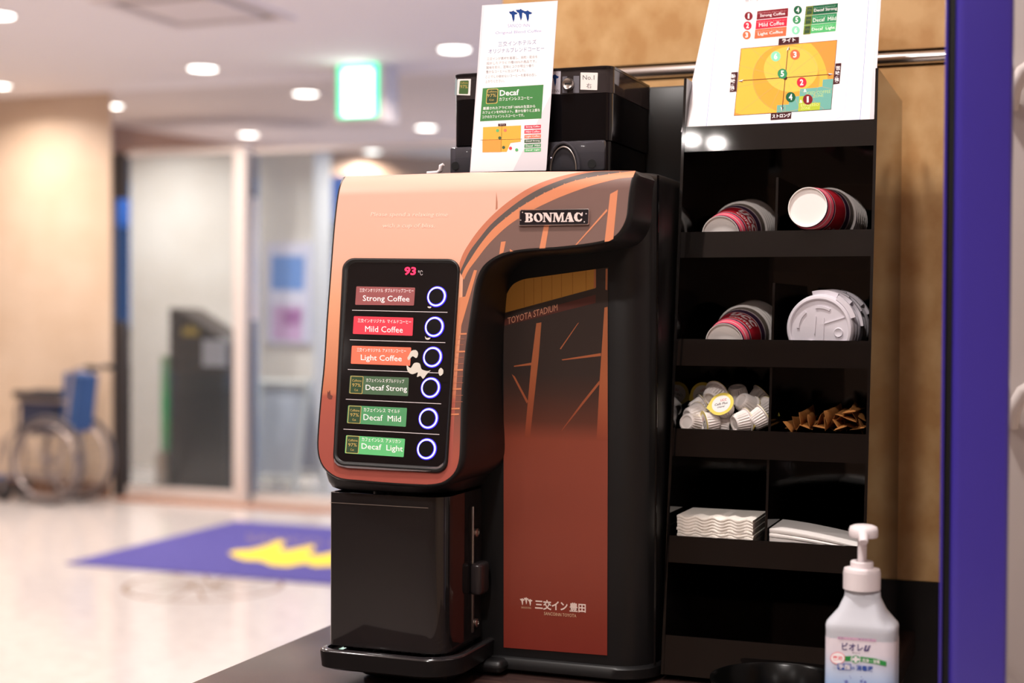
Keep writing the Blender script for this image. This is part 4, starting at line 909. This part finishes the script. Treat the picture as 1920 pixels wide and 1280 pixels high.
for k in range(9):
    M = Matrix.Translation(lb_+ld*.0075*k+V((.0006*((k*37) % 5-2), 0, 0)))@aim(ld, (2.05, 1.25, 1.6, 2.3, 1.4, 1.9, 1.2, 1.7, 2.0)[k])@Matrix.Scale(1, 4)
    lbk = 'white plastic lid at the front of the lid stack' if k == 0 else ['second', 'third', 'fourth', 'fifth', 'sixth', 'seventh', 'eighth', 'ninth'][k-1]+' white plastic lid from the front of the lid stack'
    o = lid0 if k == 0 else copy_tree(lid0, lbk); o['label'] = lbk; o.location = M.to_translation(); o.rotation_mode = 'QUATERNION'
    fl_ = Matrix.Rotation(pi, 4, 'X') if False else Matrix.Identity(4); o.rotation_quaternion = (aim(ld, (2.05, 1.25, 1.6, 2.3, 1.4, 1.9, 1.2, 1.7, 2.0)[k])).to_quaternion()
# ---------------------------------------------------------------- creamer portions
yel = mat('creamer_yellow', (236, 214, 98), .35); yelw = mat('creamer_print_white', (240, 236, 232), .35); redp = mat('creamer_red', (205, 40, 60), .4); potm = mat('creamer_cup_white', (240, 232, 228), .4)
def creamer_proto():
    """axis +Z = towards the foil lid; origin at the middle of the pot"""
    t = thing('creamer_portion', 'x', 'creamer', (0, 0, 0), 'creamer portions in the rack'); n = 48; mb = MB()
    def rg(r, z, fl): return [((r+(fl if j % 2 else 0))*cos(2*pi*j/n), (r+(fl if j % 2 else 0))*sin(2*pi*j/n), z) for j in range(n)]
    mb.rings([rg(.0068, -.0080, 0), rg(.0082, -.0098, 0), rg(.0094, -.0098, 0), rg(.0104, -.0086, 0), rg(.0106, -.0070, .0011), rg(.0127, .0060, .0012), rg(.0134, .0072, 0), rg(.0160, .0078, 0), rg(.0160, .0086, 0)], True, True, False)
    mb.build('pot', potm, t, smooth=14)
    f = MB(); pts = [(.0162*cos(a_), .0162*sin(a_)) for a_ in [radians(215)+radians(290)*k/30 for k in range(31)]]
    pts = [(x, y) for x, y in pts]+[(-.0205, .0075)] if False else pts+[(.0030-.0225, -.0020)]
    f.prism([(x, y, .0087) for x, y in pts], (0, 0, .0003)); fo = f.build('foil_lid', yel, t, smooth=0)
    g = MB(); g.lathe([(0, .00915), (.0122, .00915)], 28, None, yelw, False, False)
    for s_, x0, x1, y0, h, m_, sh in (('UCC', -.001, .007, .0035, .0034, redp, 0), ('Café Plus', -.0085, .0085, -.0015, .0034, ink, .3), ('creamer', -.005, .005, -.0055, .002, gink, 0)):
        ps, fs = glyphs(s_, .01, sh); g.add([(x0+(x1-x0)*a, y0+h*b, .0093) for a, b in ps], fs, m_)
    g.build('foil_print', None, fo, smooth=0)
    return t
cr0 = creamer_proto(); CYf = yfr(1.17)
# (px, py, depth behind the lip, yaw of lid direction, pitch of lid direction, roll, label)
pods = [(1357, 764, .010, -158, 20, .5, 'creamer portion on top of the pile, yellow printed lid facing the viewer'),
        (1338, 741, .040, 20, 28, .2, 'upside creamer pot left behind the yellow lid'), (1321, 742, .075, -170, 15, .3, 'creamer portion standing with yellow lid at the back left'),
        (1282, 793, .006, 20, -12, .4, 'creamer pot lying at the front left corner'), (1299, 779, .022, 35, 10, .1, 'creamer pot lying second from the front left'),
        (1309, 766, .045, 60, 24, 0, 'creamer pot tipped behind the front left ones'), (1333, 792, .008, -120, -8, .6, 'creamer portion on edge with lid seen side-on at the front'),
        (1360, 797, .020, -75, 5, .9, 'creamer pot under the yellow lid at the front middle'), (1389, 791, .008, 50, 12, .2, 'large ribbed creamer pot at the front centre right'),
        (1398, 757, .035, 40, -32, .3, 'creamer pot leaning behind and right of the yellow lid'), (1383, 738, .060, 15, -70, .1, 'creamer pot turned over at the back middle'),
        (1421, 748, .070, 55, 40, .2, 'creamer pot in shade at the back right'), (1431, 786, .012, 60, 30, .1, 'creamer pot against the divider at the front right'),
        (1408, 776, .050, 80, 10, 1.2, 'creamer pot half hidden between the right hand ones'), (1290, 756, .085, 110, 0, .2, 'creamer pot in shade at the back left'),
        (1349, 778, .040, 0, 60, .7, 'creamer pot buried in the middle of the pile'), (1438, 770, .045, 30, 20, .4, 'creamer pot against the divider at the back right')]
for k, (px, py, dp, ya, pi_, ro, lb) in enumerate(pods):
    c = P(px, py, Y=CYf+dp+.008); c.z = max(c.z, shelf_z[3]+.0115); c.x = max(Lx+.0205, min(mid_x-.0165, c.x))
    o = cr0 if k == 0 else copy_tree(cr0, lb); o['label'] = lb; o.location = c; o.rotation_mode = 'QUATERNION'; o.rotation_quaternion = aim(axis(ya, pi_), ro).to_quaternion()
cr0.rotation_quaternion = (aim(axis(-168, 34), 0)@Matrix.Rotation(radians(14), 4, 'Z')).to_quaternion()
# ---------------------------------------------------------------- brown sugar sticks
def stick_proto():
    t = thing('sugar_stick', 'x', 'sugar', (0, 0, 0), 'brown paper sugar sticks in the rack'); mb = MB(); L = .105; rs = []
    for k in range(9):
        u = k/8; y = u*L; w = .0075; th = .0032*(min(1, u*5) if u < .5 else min(1, (1-u)*5)); ww = w+.0012*(1-th/.0032)
        rs.append([(ww*cos(2*pi*j/12), y, (th+.0002)*sin(2*pi*j/12)) for j in range(12)])
    mb.rings(rs, True, True, True); mb.build('stick_packet', mat('kraft_paper', (176, 118, 62), .55, noise=(60, (150, 96, 46), .1, (1, 1, 1))), t, smooth=40)
    return tag(t, 'x', 'sugar')
st0 = stick_proto(); st0['group'] = 'brown paper sugar sticks in the rack'
ORD = ['first', 'second', 'third', 'fourth', 'fifth', 'sixth', 'seventh', 'eighth', 'ninth', 'tenth', 'eleventh', 'twelfth', 'thirteenth', 'fourteenth', 'fifteenth', 'sixteenth', 'seventeenth', 'eighteenth', 'nineteenth', 'twentieth', 'twenty-first', 'twenty-second', 'twenty-third', 'twenty-fourth', 'twenty-fifth', 'twenty-sixth', 'twenty-seventh', 'twenty-eighth']
rows = [(1476, 800), (1488, 793), (1499, 797), (1511, 801), (1516, 790), (1526, 797), (1535, 788), (1536, 801), (1546, 795), (1556, 802), (1560, 790), (1568, 797), (1575, 803), (1584, 796), (1594, 800), (1606, 804), (1592, 786), (1604, 790), (1616, 797), (1578, 780), (1590, 773), (1612, 783), (1622, 803), (1500, 786), (1548, 783), (1484, 804), (1570, 786), (1600, 777)]
rolls = [50, 75, -60, 20, 80, -45, -70, 10, 85, 30, -65, 55, -20, 75, 15, -10, 20, 40, 65, 15, -10, 30, 70, 80, 75, 5, -40, 60]
rank = {k: i for i, k in enumerate(sorted(range(len(rows)), key=lambda k: rows[k]))}
for k, (px, py) in enumerate(rows):
    c = P(px, py, Y=yfr(1.165)+.010+.010*((k*7) % 4)); lift = abs(sin(radians(rolls[k])))*.0075+.0035; c.z = max(c.z, shelf_z[3]+lift)
    c.x = max(mid_x+.010, min(Rx-.014, c.x))
    lb = 'brown paper sugar stick, %s from the left in its pile' % ORD[rank[k]]
    if rank[k] == len(rows)-1: lb = 'brown paper sugar stick, rightmost of its pile, by the side panel'
    o = st0 if k == 0 else copy_tree(st0, lb); o['label'] = lb
    o.rotation_mode = 'QUATERNION'; o.location = c
    ya = random.uniform(-6, 6); pt_ = random.uniform(-3, 3) if k < 24 else 2
    if px > 1606: ya = -8
    o.rotation_quaternion = (Matrix.Rotation(radians(-ya), 4, 'Z')@Matrix.Rotation(radians(pt_), 4, 'X')@Matrix.Rotation(radians(rolls[k]), 4, 'Y')).to_quaternion()
# ---------------------------------------------------------------- napkins: scalloped stack left, folded stack right
nm = mat('napkin_paper', (250, 242, 232), .8); zN = shelf_z[4]
ny = yfr(1.03)+.006; na = P(1264, 1000, Y=ny).x+.003; nb_ = P(1412, 1000, Y=ny).x
nl = HR(1300, 974).z-zN
NN = 14; th = (HR(1330, 972).z-zN)/NN
for k in range(NN):
    mb = MB(); rs = []; j0 = random.uniform(-.0012, .0012)
    for i in range(25):
        u = i/24; x = na+(nb_-na)*u+j0; wav = .0016*sin(u*2*pi*4.5+.6)*(k/NN)**.5; z = zN+.0004+k*th; e = .0022*cos(u*2*pi*4.5)
        rs.append([(x, ny+e, z+wav), (x, ny-.001+e, z+th*.5+wav), (x, ny+e, z+th*.99+wav), (x, ny+.085, z+th*.99), (x, ny+.085, z)])
    mb.rings(rs, True, True, True); t = mb.build('napkin', nm, None, smooth=60, base=((na+nb_)/2, ny+.04, zN+k*th))
    tag(t, 'white scalloped napkin, ' + ('topmost of the left stack' if k == NN-1 else 'lowest of the left stack' if k == 0 else '%s from the top of the left stack' % ORD[NN-1-k]), 'napkin', 'scalloped napkins in the lower left compartment')
pa = P(1442, 1000, Y=ny).x; pb = Rx-.012; NP = 8; th2 = (HR(1460, 994).z-zN)/NP
for k in range(NP):
    mb = MB(); rs = []
    for i in range(13):
        u = i/12; x = pa+(pb-pa)*u; sag = -.0125*u**1.5*(k+1)/NP; z = zN+.0005+k*th2
        rs.append([(x, ny+.002+.0006*(k % 2), z+sag*1), (x, ny+.001+.0006*(k % 3), z+th2*.5*(1-u*.4)+sag), (x, ny+.002, z+th2*(.92-u*.45)+sag), (x, ny+.09, z+th2*(.92-u*.45)+sag), (x, ny+.09, z+sag)])
    rs = [[(a, b, max(c, zN+.0003)) for a, b, c in r] for r in rs]
    mb.rings(rs, True, True, True); t = mb.build('paper_towel', mat('towel_paper', (246, 240, 236), .8), None, smooth=60, base=((pa+pb)/2, ny+.04, zN+k*th2))
    tag(t, 'folded white paper towel, ' + ('topmost of the right stack' if k == NP-1 else 'lowest of the right stack' if k == 0 else '%s from the top of the right stack' % ORD[NP-1-k]), 'paper towel', 'folded paper towels in the lower right compartment')
# ---------------------------------------------------------------- large leaflet standing in the top tray
q0, q1, q2, q3 = [(1331, 0), (1651, 0), (1636, 226), (1279, 237)]
pz = HR(1290, 240).z
py_ = yfr(pz)+.006; HPp = plane_hit((Lx, py_, pz), V((1, 0, 0)).cross(V((0, .075, .155))))
t = thing('flavour_chart', 'large white laminated sheet with orange flavour chart standing in the top tray of the rack', 'sheet', ((Lx+Rx)/2, py_, pz))
ex = lambda a, b, k: (a[0]+(b[0]-a[0])*k, a[1]+(b[1]-a[1])*k)
tlx, trx = ex(q3, q0, 1.5), ex(q2, q1, 1.5)
n_ = (HPp(1450, 100, .001)-HPp(1450, 100)).normalized()
MB().prism([HPp(*tlx), HPp(*trx), HPp(1638, 236), HPp(1277, 247)], -n_*.0006).build('laminate', MC['laminate_clear_edge'], t, smooth=0)
TP = lambda x, y: (1290+x/4.923, y/4.923)
pr = Print(HPp, base=.00015, step=.000004)
i0, i1 = ex(q3, q0, 1.48), ex(q2, q1, 1.48)
pr.poly([(i0[0]+6, i0[1]), (i1[0]-7, i1[1]), (1630, 235), (1285, 245)], white)
bl = mat('border_blue', (92, 112, 190), .5); blp = mat('border_pale_blue', (150, 162, 214), .5)
bl2 = [ex(TP(168, 1160), TP(292, 0), 1.45), ex(TP(1588, 1104), TP(1668, 0), 1.45)]
pr.line([bl2[0], TP(168, 1172)], .9, bl); pr.line([bl2[1], TP(1588, 1104), TP(980, 1135)], .9, bl)
pr.line(rquad(TP(398, 80), TP(1540, -40), TP(1440, 1098), TP(298, 1165), 18), .55, blp, True)
tt('豊かなコーヒー', 525, 22, 830, -8, 30, gink, TP)
LC = [((640, 104), (926, 74), (922, 154), (632, 184), (126, 34, 44)), ((630, 188), (918, 160), (912, 242), (622, 272), (212, 44, 66)), ((620, 274), (912, 246), (905, 332), (612, 360), (238, 108, 72)),
      ((1090, 60), (1385, 30), (1380, 116), (1080, 146), (32, 92, 62)), ((1080, 148), (1376, 120), (1370, 204), (1070, 232), (58, 140, 92)), ((1070, 236), (1370, 206), (1362, 288), (1062, 318), (88, 180, 112))]
for k, L in enumerate(LC):
    pr.poly([TP(*p) for p in L[:4]], mat('chart_label_%s' % ['maroon', 'red', 'orange', 'dark_green', 'green', 'light_green'][k], L[4], .5))
    x0, y0 = L[0]
    if k < 3: tt(EN[k], x0+26, y0+62, x0+256, y0+40, 34, white, TP, .006); tt(JP[k], x0+10, y0+26, x0+270, y0+2, 13, mat('soft_pink_ink', (238, 190, 190), .5), TP)
    else:
        pr.poly([TP(x0+4, y0+3), TP(x0+66, y0-4), TP(x0+60, y0+80), TP(x0-6, y0+86)], mat('olive_badge', (120, 130, 50), .5)); pr.poly([TP(x0+12, y0+10), TP(x0+60, y0+6), TP(x0+52, y0+70), TP(x0+4, y0+76)], dgr)
        tt('97%', x0+14, y0+48, x0+52, y0+44, 18, MC['olive_badge'], TP); tt(EN[k], x0+74, y0+58, x0+286, y0+38, 34, white, TP, .006); tt(JP[k], x0+74, y0+22, x0+270, y0+2, 13, mat('soft_mint_ink', (190, 226, 200), .5), TP)
NUM = {'1': 'maroon', '2': 'red', '3': 'orange', '4': 'dark_green', '5': 'green', '6': 'mint'}
mat('chart_label_mint', (138, 212, 176), .5)
def badge(s_, x, y, r, off=.03):
    pr.disc(*TP(x, y), r/4.923, r/4.923*1.05, MC['chart_label_'+NUM[s_]], 24); w_ = .2 if s_ == '1' else .36; tt(s_, x-r*w_, y+r*.62, x+r*w_*.95, y+r*.58, r*1.24, white, TP, off)
for s_, x, y in (('1', 560, 150), ('2', 550, 238), ('3', 542, 325), ('4', 1014, 94), ('5', 1004, 184), ('6', 995, 280)): badge(s_, x, y, 38)
or1, or2, ylw, teal, olive = mat('field_orange', (230, 148, 68), .5), mat('field_orange_deep', (230, 146, 62), .5), mat('field_yellow', (240, 182, 72), .5), mat('zone_teal', (112, 172, 160), .5), mat('zone_olive', (176, 192, 62), .5)
pr.poly([TP(488, 448), TP(1378, 370), TP(1322, 1012), TP(424, 1070)], dkb)
A_, B_, C_, D_ = (492, 452), (1374, 374), (1318, 1008), (428, 1066)
pr.poly([TP(*p) for p in (A_, B_, C_, D_)], or1)
def inside(x, y):
    q = [A_, B_, C_, D_]
    for i in range(4):
        (x1_, y1_), (x2_, y2_) = q[i], q[(i+1) % 4]
        if (x2_-x1_)*(y-y1_)-(y2_-y1_)*(x-x1_) < 0: return False
    return True
def clamp_poly(pts):
    o = []
    for x, y in pts:
        k = 1.0
        while not inside(905+(x-905)*k, 715+(y-715)*k) and k > 0: k -= .01
        o.append((905+(x-905)*k, 715+(y-715)*k))
    return o
pr.poly([TP(*p) for p in clamp_poly([(820+470*cos(a_), 760+480*sin(a_)) for a_ in [2*pi*k/60 for k in range(60)]])], ylw)
pr.poly([TP(*p) for p in clamp_poly([(905+310*cos(a_), 725+310*sin(a_)) for a_ in [2*pi*k/60 for k in range(60)]])], mat('field_amber', (234, 162, 62), .5))
pr.poly([TP(*p) for p in clamp_poly([(950+250*cos(a_), 640+210*sin(a_)) for a_ in [2*pi*k/40 for k in range(40)]])], mat('field_yellow_light', (243, 190, 84), .5))
pr.poly([TP(*p) for p in ((1245, 735), (1342, 728), (1318, 1008), (1010, 1028), (818, 1040), (822, 972), (930, 965), (935, 895), (1030, 888), (1034, 822), (1180, 810), (1240, 800))], teal)
pr.poly([TP(*p) for p in ((1028, 890), (1080, 886), (1084, 950), (1222, 948), (1216, 1014), (1016, 1028))], olive)
tt('ICED COFFEE', 1095, 878, 1318, 858, 28, mat('teal_ink', (190, 210, 130), .5), TP); tt('ZONE', 1156, 902, 1250, 894, 24, MC['teal_ink'], TP); tt('&', 1068, 852, 1096, 850, 28, white, TP); tt('&', 1030, 952, 1058, 950, 28, white, TP)
tt('ESPRESSO', 1042, 986, 1208, 976, 24, mat('olive_ink', (220, 226, 150), .5), TP); tt('ZONE', 1042, 1012, 1128, 1008, 20, MC['olive_ink'], TP)
faint = mat('faint_line', (214, 140, 66), .5)
for k in range(14):
    a_ = 2*pi*k/14+.25; p = clamp_poly([(905+520*cos(a_), 715+520*sin(a_))])[0]; pr.line([TP(900+70*cos(a_), 718+70*sin(a_)), TP(*p)], .35, faint)
pr.line([TP(*p) for p in clamp_poly([(905+305*cos(a_), 722+308*sin(a_)) for a_ in [2*pi*k/60 for k in range(60)]])], .4, faint, True)
pr.line([TP(924, 452), TP(870, 1010)], 1.3, dkb); pr.line([TP(486, 747), TP(1322, 688)], 1.3, dkb); pr.disc(*TP(898, 722), 3.8, 3.8, dkb, 16)
for tip, a, b in (((932, 428), (910, 470), (942, 468)), ((866, 1030), (856, 985), (886, 988)), ((460, 750), (515, 734), (510, 764)), ((1345, 686), (1292, 676), (1294, 704))):
    m2 = ((a[0]+b[0])/2+(tip[0]-(a[0]+b[0])/2)*.3, (a[1]+b[1])/2+(tip[1]-(a[1]+b[1])/2)*.3); pr.poly([TP(*tip), TP(*a), TP(*m2), TP(*b)], dkb); pr.poly([TP(*tip), TP(*a), TP(*m2)], white)
for s_, x, y in (('6', 810, 522), ('3', 988, 506), ('5', 872, 682), ('2', 1050, 762), ('4', 948, 898), ('1', 1106, 920)): badge(s_, x, y, 45)
for pts, s_, q in (([(838, 358), (1026, 342), (1024, 398), (834, 416)], 'ライト', (870, 396, 992, 386, 36)), ([(766, 1048), (956, 1034), (952, 1096), (762, 1110)], 'ストロング', (776, 1094, 948, 1082, 38))):
    pr.poly([TP(*p) for p in pts], dkb); tt(s_, *q, white, TP, .03)
for pts, x, ys, y1_ in (([(402, 670), (462, 665), (446, 846), (385, 852)], 402, '酸味強', 724), ([(1362, 588), (1416, 584), (1398, 772), (1342, 780)], 1366, '苦味強', 650)):
    pr.poly([TP(*p) for p in pts], dkb)
    for k, c_ in enumerate(ys):
        xo = x-(k*4.5 if k < 2 else 12); yy = y1_+k*46+(14 if k == 2 else 0); tt(c_, xo, yy, xo+40, yy-2, 38, white, TP, .02)
    tt('(', x-6, y1_+62, x+30, y1_+60, 6, white, TP) ; tt(')', x-16, y1_+116, x+22, y1_+114, 6, white, TP)
pr.build('chart_print', t)
# ---------------------------------------------------------------- round black dish in front of the rack
dc = P(1462, 1250, Y=1.66); rr_ = .076
t = thing('waste_dish', 'round black dish with a glossy rim in front of the rack', 'dish', (dc.x, 1.655, CT))
M = Matrix.Translation((dc.x, 1.655, CT))
MB().lathe([(0, .001), (.066, .001), (.070, .006), (.0755, .030), (.078, .034), (.0775, .0365), (.0745, .037), (.072, .034), (.066, .008), (0, .006)], 64, M, None, False, False).build('dish_body', mat('dish_black', (6, 6, 6), .24, spec=.25), t)
# ---------------------------------------------------------------- hand sanitiser bottle
BY = 1.575; bcx = P(1612, 1175, Y=BY-.02).x; px2x = lambda px, Yv=BY: P(px, 1100, Y=Yv).x
zpy = lambda py, Yv=BY: P(1612, py, Y=Yv).z
bt = thing('sanitiser_bottle', 'translucent pump bottle of hand sanitiser with white pump at the front right of the counter', 'bottle', (bcx, BY, CT))
def sup(hw, hd, e, cx, cy, z, n=48):
    o = []
    for j in range(n):
        a = 2*pi*j/n; c_, s_ = cos(a), sin(a); o.append((cx+hw*abs(c_)**(2/e)*(1 if c_ >= 0 else -1), cy+hd*abs(s_)**(2/e)*(1 if s_ >= 0 else -1), z))
    return o
HW, HD = .0365, .024
bodym = mat('translucent_bottle', (232, 234, 243), .3, trans=.25, ior=1.2)
mb = MB(); sec = [(CT+.0008, HW-.006, HD-.006, 4), (CT+.003, HW-.001, HD-.001, 4.5), (CT+.006, HW, HD, 5), (zpy(1178), HW, HD, 5), (zpy(1170), HW+.0003, HD+.0003, 5), (zpy(1164), HW-.0006, HD-.0006, 4.5), (zpy(1158), HW-.0035, HD-.002, 4.2), (zpy(1140), HW-.012, HD-.006, 3.6), (zpy(1120), .0195, .0150, 2.6), (zpy(1116), .0187, .0150, 2.2), (zpy(1107), .0185, .0150, 2), (zpy(1105), .0168, .0145, 2), (zpy(1100), .0155, .0145, 2)]
mb.rings([sup(a, b, e, bcx, BY, z) for z, a, b, e in sec], True, True, True); mb.build('bottle_body', bodym, bt, smooth=50)
lq = MB(); lq.rings([sup(HW-.0006+.0012*0+.0008, HD+.0002, 5, bcx, BY, z) for z in (CT+.07*0+.004, zpy(1190))], True); 
pcx = P(1616, 1080, Y=BY).x
M = Matrix.Translation((pcx, BY, 0))
n = 36
def knurl(z): return [((.0192+(.0003 if j % 2 else 0))*cos(2*pi*j/72)+pcx, (.0192+(.0003 if j % 2 else 0))*sin(2*pi*j/72)+BY, z) for j in range(72)]
c = MB(); c.rings([knurl(zpy(1103)), knurl(zpy(1098)), knurl(zpy(1071))]); c.lathe([(.0192, zpy(1071)), (.0185, zpy(1065)), (.012, zpy(1063)), (.0120, zpy(1053)), (.0112, zpy(1051)), (.006, zpy(1051)), (.006, zpy(1055))], 40, M, None, False, False); c.build('pump_collar', pwhite, bt, smooth=35)
MB().lathe([(.0048, zpy(1056)), (.0048, zpy(1005))], 24, M).build('pump_stem', pwhite, bt)
hxm = P(1619, 995, Y=BY).x
h = MB().lathe([(.0146, zpy(1006)), (.0152, zpy(1003)), (.0152, zpy(993)), (.014, zpy(986.5)), (.0100, zpy(983.5)), (0, zpy(982.5))], 36, Matrix.Translation((hxm, BY, 0)), None, True, False)
h.build('pump_head', pwhite, bt, smooth=50)
MB().tube([(hxm, BY-.004, zpy(998)), (hxm+.002, BY-.017, zpy(998.5)), (hxm+.0035, BY-.027, zpy(1002)), (hxm+.004, BY-.030, zpy(1008))], [.006, .0055, .005, .0046], 14).build('pump_nozzle', pwhite, bt)
# label on the bottle front
yF = BY-HD-.0004
HBt = plane_hit((0, yF, 0), (0, -1, 0))
lbm = ramp_mat('bottle_label', [(zpy(1330), (128, 178, 236)), (zpy(1278), (168, 200, 244)), (zpy(1250), (206, 220, 246)), (zpy(1215), (238, 230, 240)), (zpy(1190), (240, 230, 238))], .4, CT)
mb = MB(); zs = [CT+.008, zpy(1191)]
mb.rings([[p for p in sup(HW+.0003, HD+.0003, 5, bcx, BY, z, 64)] for z in zs]); mb.build('label_sleeve', lbm, bt, smooth=50)
pr = Print(HBt, base=.0002, step=.000008); TB = lambda x, y: (1540+x/8.533, 1130+y/8.533)
pkb = mat('label_pink', (232, 190, 214), .5); vin = mat('label_violet', (74, 58, 120), .5); gnb = mat('label_green_band', (46, 150, 72), .5); rdb = mat('label_red', (205, 40, 78), .5); blb = mat('label_blue', (48, 84, 172), .5)
pr.poly(rquad(TB(258, 538), TB(880, 580), TB(878, 622), TB(256, 578), 2), pkb); tt('手肌にやさしい保湿成分配合', 268, 574, 868, 616, 34, vin, TB)
tt('ビオレ', 330, 752, 668, 775, 122, vin, TB, .02, 0); tt('u', 680, 776, 790, 778, 100, vin, TB, .03, .4); tt('Biore', 498, 806, 615, 812, 24, gink, TB)
pr.poly([TB(372, 850), TB(480, 848), TB(640, 858), TB(860, 886), TB(1040, 938), TB(1038, 1012), TB(860, 975), TB(640, 942), TB(480, 930), TB(372, 928)], gnb)
pr.disc(*TB(550, 900), 9.4, 8.8, white, 28); pr.disc(*TB(550, 900), 8.2, 7.7, mat('label_teal_green', (74, 160, 118), .5), 28)
pr.poly([TB(*p) for p in ((528, 850), (572, 852), (572, 882), (612, 884), (612, 922), (572, 920), (572, 952), (528, 950), (528, 918), (490, 916), (490, 880), (528, 882))], white)
pr.disc(*TB(262, 882), 13.8, 11.2, rdb, 32); pr.disc(*TB(262, 882), 12.8, 10.2, mat('label_white', (245, 238, 244), .5), 32); tt('薬用', 182, 914, 334, 922, 72, rdb, TB, .02)
tt('洗浄・消毒', 652, 944, 938, 976, 62, white, TB, .02)
pr.poly(rquad(TB(258, 960), TB(482, 972), TB(478, 1078), TB(254, 1062), 3), blb); tt('手指', 268, 1054, 466, 1068, 88, white, TB, .03); tt('の', 486, 1066, 540, 1070, 50, blb, TB, .02); tt('消毒液', 556, 1082, 828, 1100, 92, blb, TB, .03)
drop = mat('label_droplets', (120, 130, 196), .5)
for x, y, r in ((400, 1262, 3.4), (640, 1250, 2.6), (700, 1268, 3.0), (470, 1200, .9), (640, 1180, .9), (455, 1170, .8), (668, 1220, .9), (360, 1240, .8)): pr.disc(*TB(x, y), r, r*1.1, drop, 14)
pr.build('label_print', bt)
# ================================================================== RIGHT FOREGROUND
bluep = mat('blue_gloss_paint', (62, 50, 150), .22, coat=.3)
PY = 1.46
t = thing('blue_post', 'glossy royal blue upright post at the right edge of the picture', 'post', (P(1840, 700, Y=PY).x, PY, 0))
xa, xb = P(1783, 640, Y=PY).x, P(1893, 640, Y=PY).x; zT2 = 2.3
mb = MB(); mb.rings([[(x, y, z) for x, y in rr_plan(xa, xb, PY, PY+.04, .010, .003)] for z in (0, zT2)], True, True, True); mb.build('post_body', bluep, t, smooth=50)
xg = P(1771, 640, Y=PY+.004).x
MB().box(xg, xa+.001, PY+.010, PY+.035, 0, zT2, .001, 1).build('rubber_seal', mat('seal_black', (8, 8, 10), .5), t)
xl = P(1766, 640, Y=PY+.002).x
MB().box(xl, xg+.0006, PY+.002, PY+.035, 0, zT2, .0008, 1).build('edge_lip', bluep, t)
t = thing('white_cabinet', 'tall off-white cabinet behind the blue post at the right picture edge', 'cabinet', (.10, 1.9, 0))
cwm = mat('off_white_panel', (208, 198, 194), .4)
WYf = 1.62; wxa = P(1880, 640, Y=WYf).x
MB().box(wxa, wxa+.45, WYf, WYf+.3, 0, 2.3, .006, 2).build('cabinet_body', cwm, t)
for py in (150, 745):
    z = P(1908, py, Y=WYf).z; x = P(1896, py, Y=WYf).x
    MB().tube([(x, WYf-.004, z-.03), (x+.003, WYf-.012, z-.012), (x+.012, WYf-.014, z+.006), (x+.03, WYf-.014, z+.018), (x+.08, WYf-.012, z+.026)], .008, 12).build('curved_handle', mat('handle_white', (226, 216, 212), .35), t)
